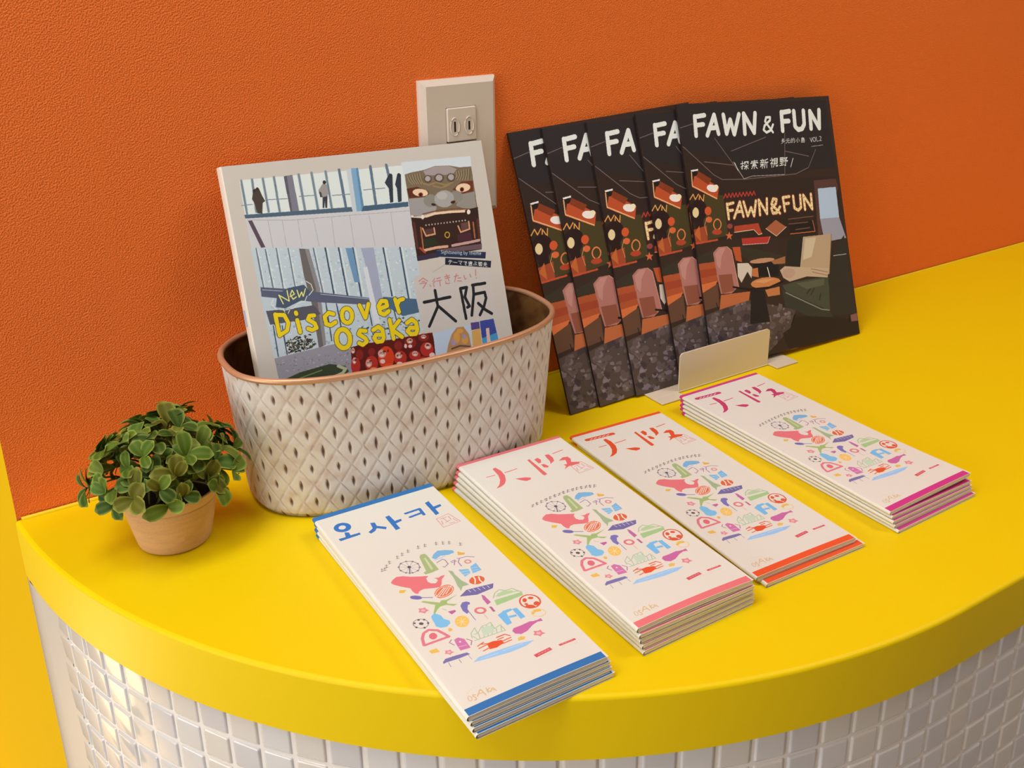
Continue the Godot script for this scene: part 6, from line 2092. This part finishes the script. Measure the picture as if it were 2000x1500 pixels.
	["s",[247,255,255],2.0,[923,471,931,472]],
	["s",[247,255,255],2.0,[926,468,923,483]],
	["s",[247,255,255],2.0,[924,474,930,475]],
	["s",[247,255,255],2.0,[924,478,929,479]],
	["s",[247,255,255],2.0,[923,482,928,483]],
	["s",[247,255,255],2.0,[932,471,939,472,937,481,931,480,932,471]],
	["s",[247,255,255],2.0,[932,474,938,475]],
	["s",[247,255,255],2.0,[932,480,928,486]],
	["s",[247,255,255],2.0,[935,481,934,486,937,486]],
	["s",[247,255,255],2.0,[954,474,952,482]],
	["s",[247,255,255],2.0,[949,475,949,479]],
	["s",[247,255,255],2.0,[958,477,956,481]],
	["s",[247,255,255],2.0,[944,480,960,484]],
	["s",[247,255,255],2.0,[951,482,944,489]],
	["s",[247,255,255],2.0,[954,483,952,490,959,492]],
	["s",[213,147,149],4.1,[657,502,676,493,693,507]],
	["s",[213,147,149],4.1,[669,506,681,506]],
	["s",[213,147,149],4.1,[660,512,687,512,669,531]],
	["s",[213,147,149],4.1,[699,523,703,529]],
	["s",[213,147,149],4.1,[724,502,713,513]],
	["s",[213,147,149],4.1,[724,512,715,520,716,533]],
	["s",[213,147,149],4.1,[732,504,748,503]],
	["s",[213,147,149],4.1,[730,513,752,513]],
	["s",[213,147,149],4.1,[743,513,743,534]],
	["s",[213,147,149],4.2,[766,503,788,501]],
	["s",[213,147,149],4.2,[768,510,788,508]],
	["s",[213,147,149],4.2,[776,495,783,522]],
	["s",[213,147,149],4.2,[768,520,768,529,784,530]],
	["s",[213,147,149],4.2,[808,508,826,507]],
	["s",[213,147,149],4.2,[819,500,806,528]],
	["s",[213,147,149],4.2,[823,517,835,517]],
	["s",[213,147,149],4.2,[819,527,837,530]],
	["s",[213,147,149],4.2,[851,510,852,526,858,524]],
	["s",[213,147,149],4.3,[877,509,879,521]],
	["s",[213,147,149],4.3,[905,496,902,519]],
	["s",[213,147,149],4.3,[903,528,903,530]],
	["s",[32,38,46],11.5,[717,547,717,593,718,609,668,678]],
	["s",[32,38,46],11.6,[663,584,776,583]],
	["s",[32,38,46],11.7,[721,610,783,679]],
	["s",[32,38,46],11.8,[826,558,829,677]],
	["s",[32,38,46],11.9,[826,558,854,558,839,594,853,632,843,635]],
	["s",[32,38,46],12.0,[880,554,937,555]],
	["s",[32,38,46],11.9,[883,557,879,592,856,669]],
	["s",[32,38,46],12.0,[884,590,929,590,931,614,916,644,892,674]],
	["s",[32,38,46],12.1,[893,628,919,658,945,678]],
	["p",[203,226,255],0,[679,705,841,703,833,812,672,811]],
	["p",[196,152,106],0,[735,760,756,725,782,704,811,705,830,739,832,795,826,820,710,819]],
	["p",[230,172,87],0,[789,744,786,754,780,760,774,764,768,762,763,757,761,749,761,739,764,730,769,723,776,720,782,721,787,726,789,735]],
	["p",[230,172,87],0,[822,761,820,767,815,772,808,774,802,772,797,768,794,762,794,755,797,749,802,744,808,742,814,743,819,747,822,754]],
	["p",[230,172,87],0,[808,722,805,726,801,728,795,729,789,728,783,725,780,721,780,717,782,713,786,710,792,710,798,711,804,714,807,718]],
	["p",[179,161,202],0,[768,760,766,765,762,769,757,770,753,769,749,766,747,761,747,756,749,750,753,747,757,745,762,746,766,749,768,754]],
	["p",[179,161,202],0,[815,746,814,750,811,753,807,754,803,753,800,751,799,747,799,743,800,739,803,736,807,735,811,736,814,738,815,742]],
	["s",[113,76,77],6.3,[746,781,783,776,825,787]],
	["p",[92,78,152],0,[845,697,883,699,882,726,844,726]],
	["p",[230,183,106],0,[845,729,882,726,879,796,836,812]],
	["p",[66,83,176],0,[886,698,949,699,958,823,882,818]],
	["p",[79,168,229],0,[884,766,954,756,958,823,882,818]],
	["p",[245,210,202],0,[908,731,923,731,920,763,920,813,902,809,906,754]]
]
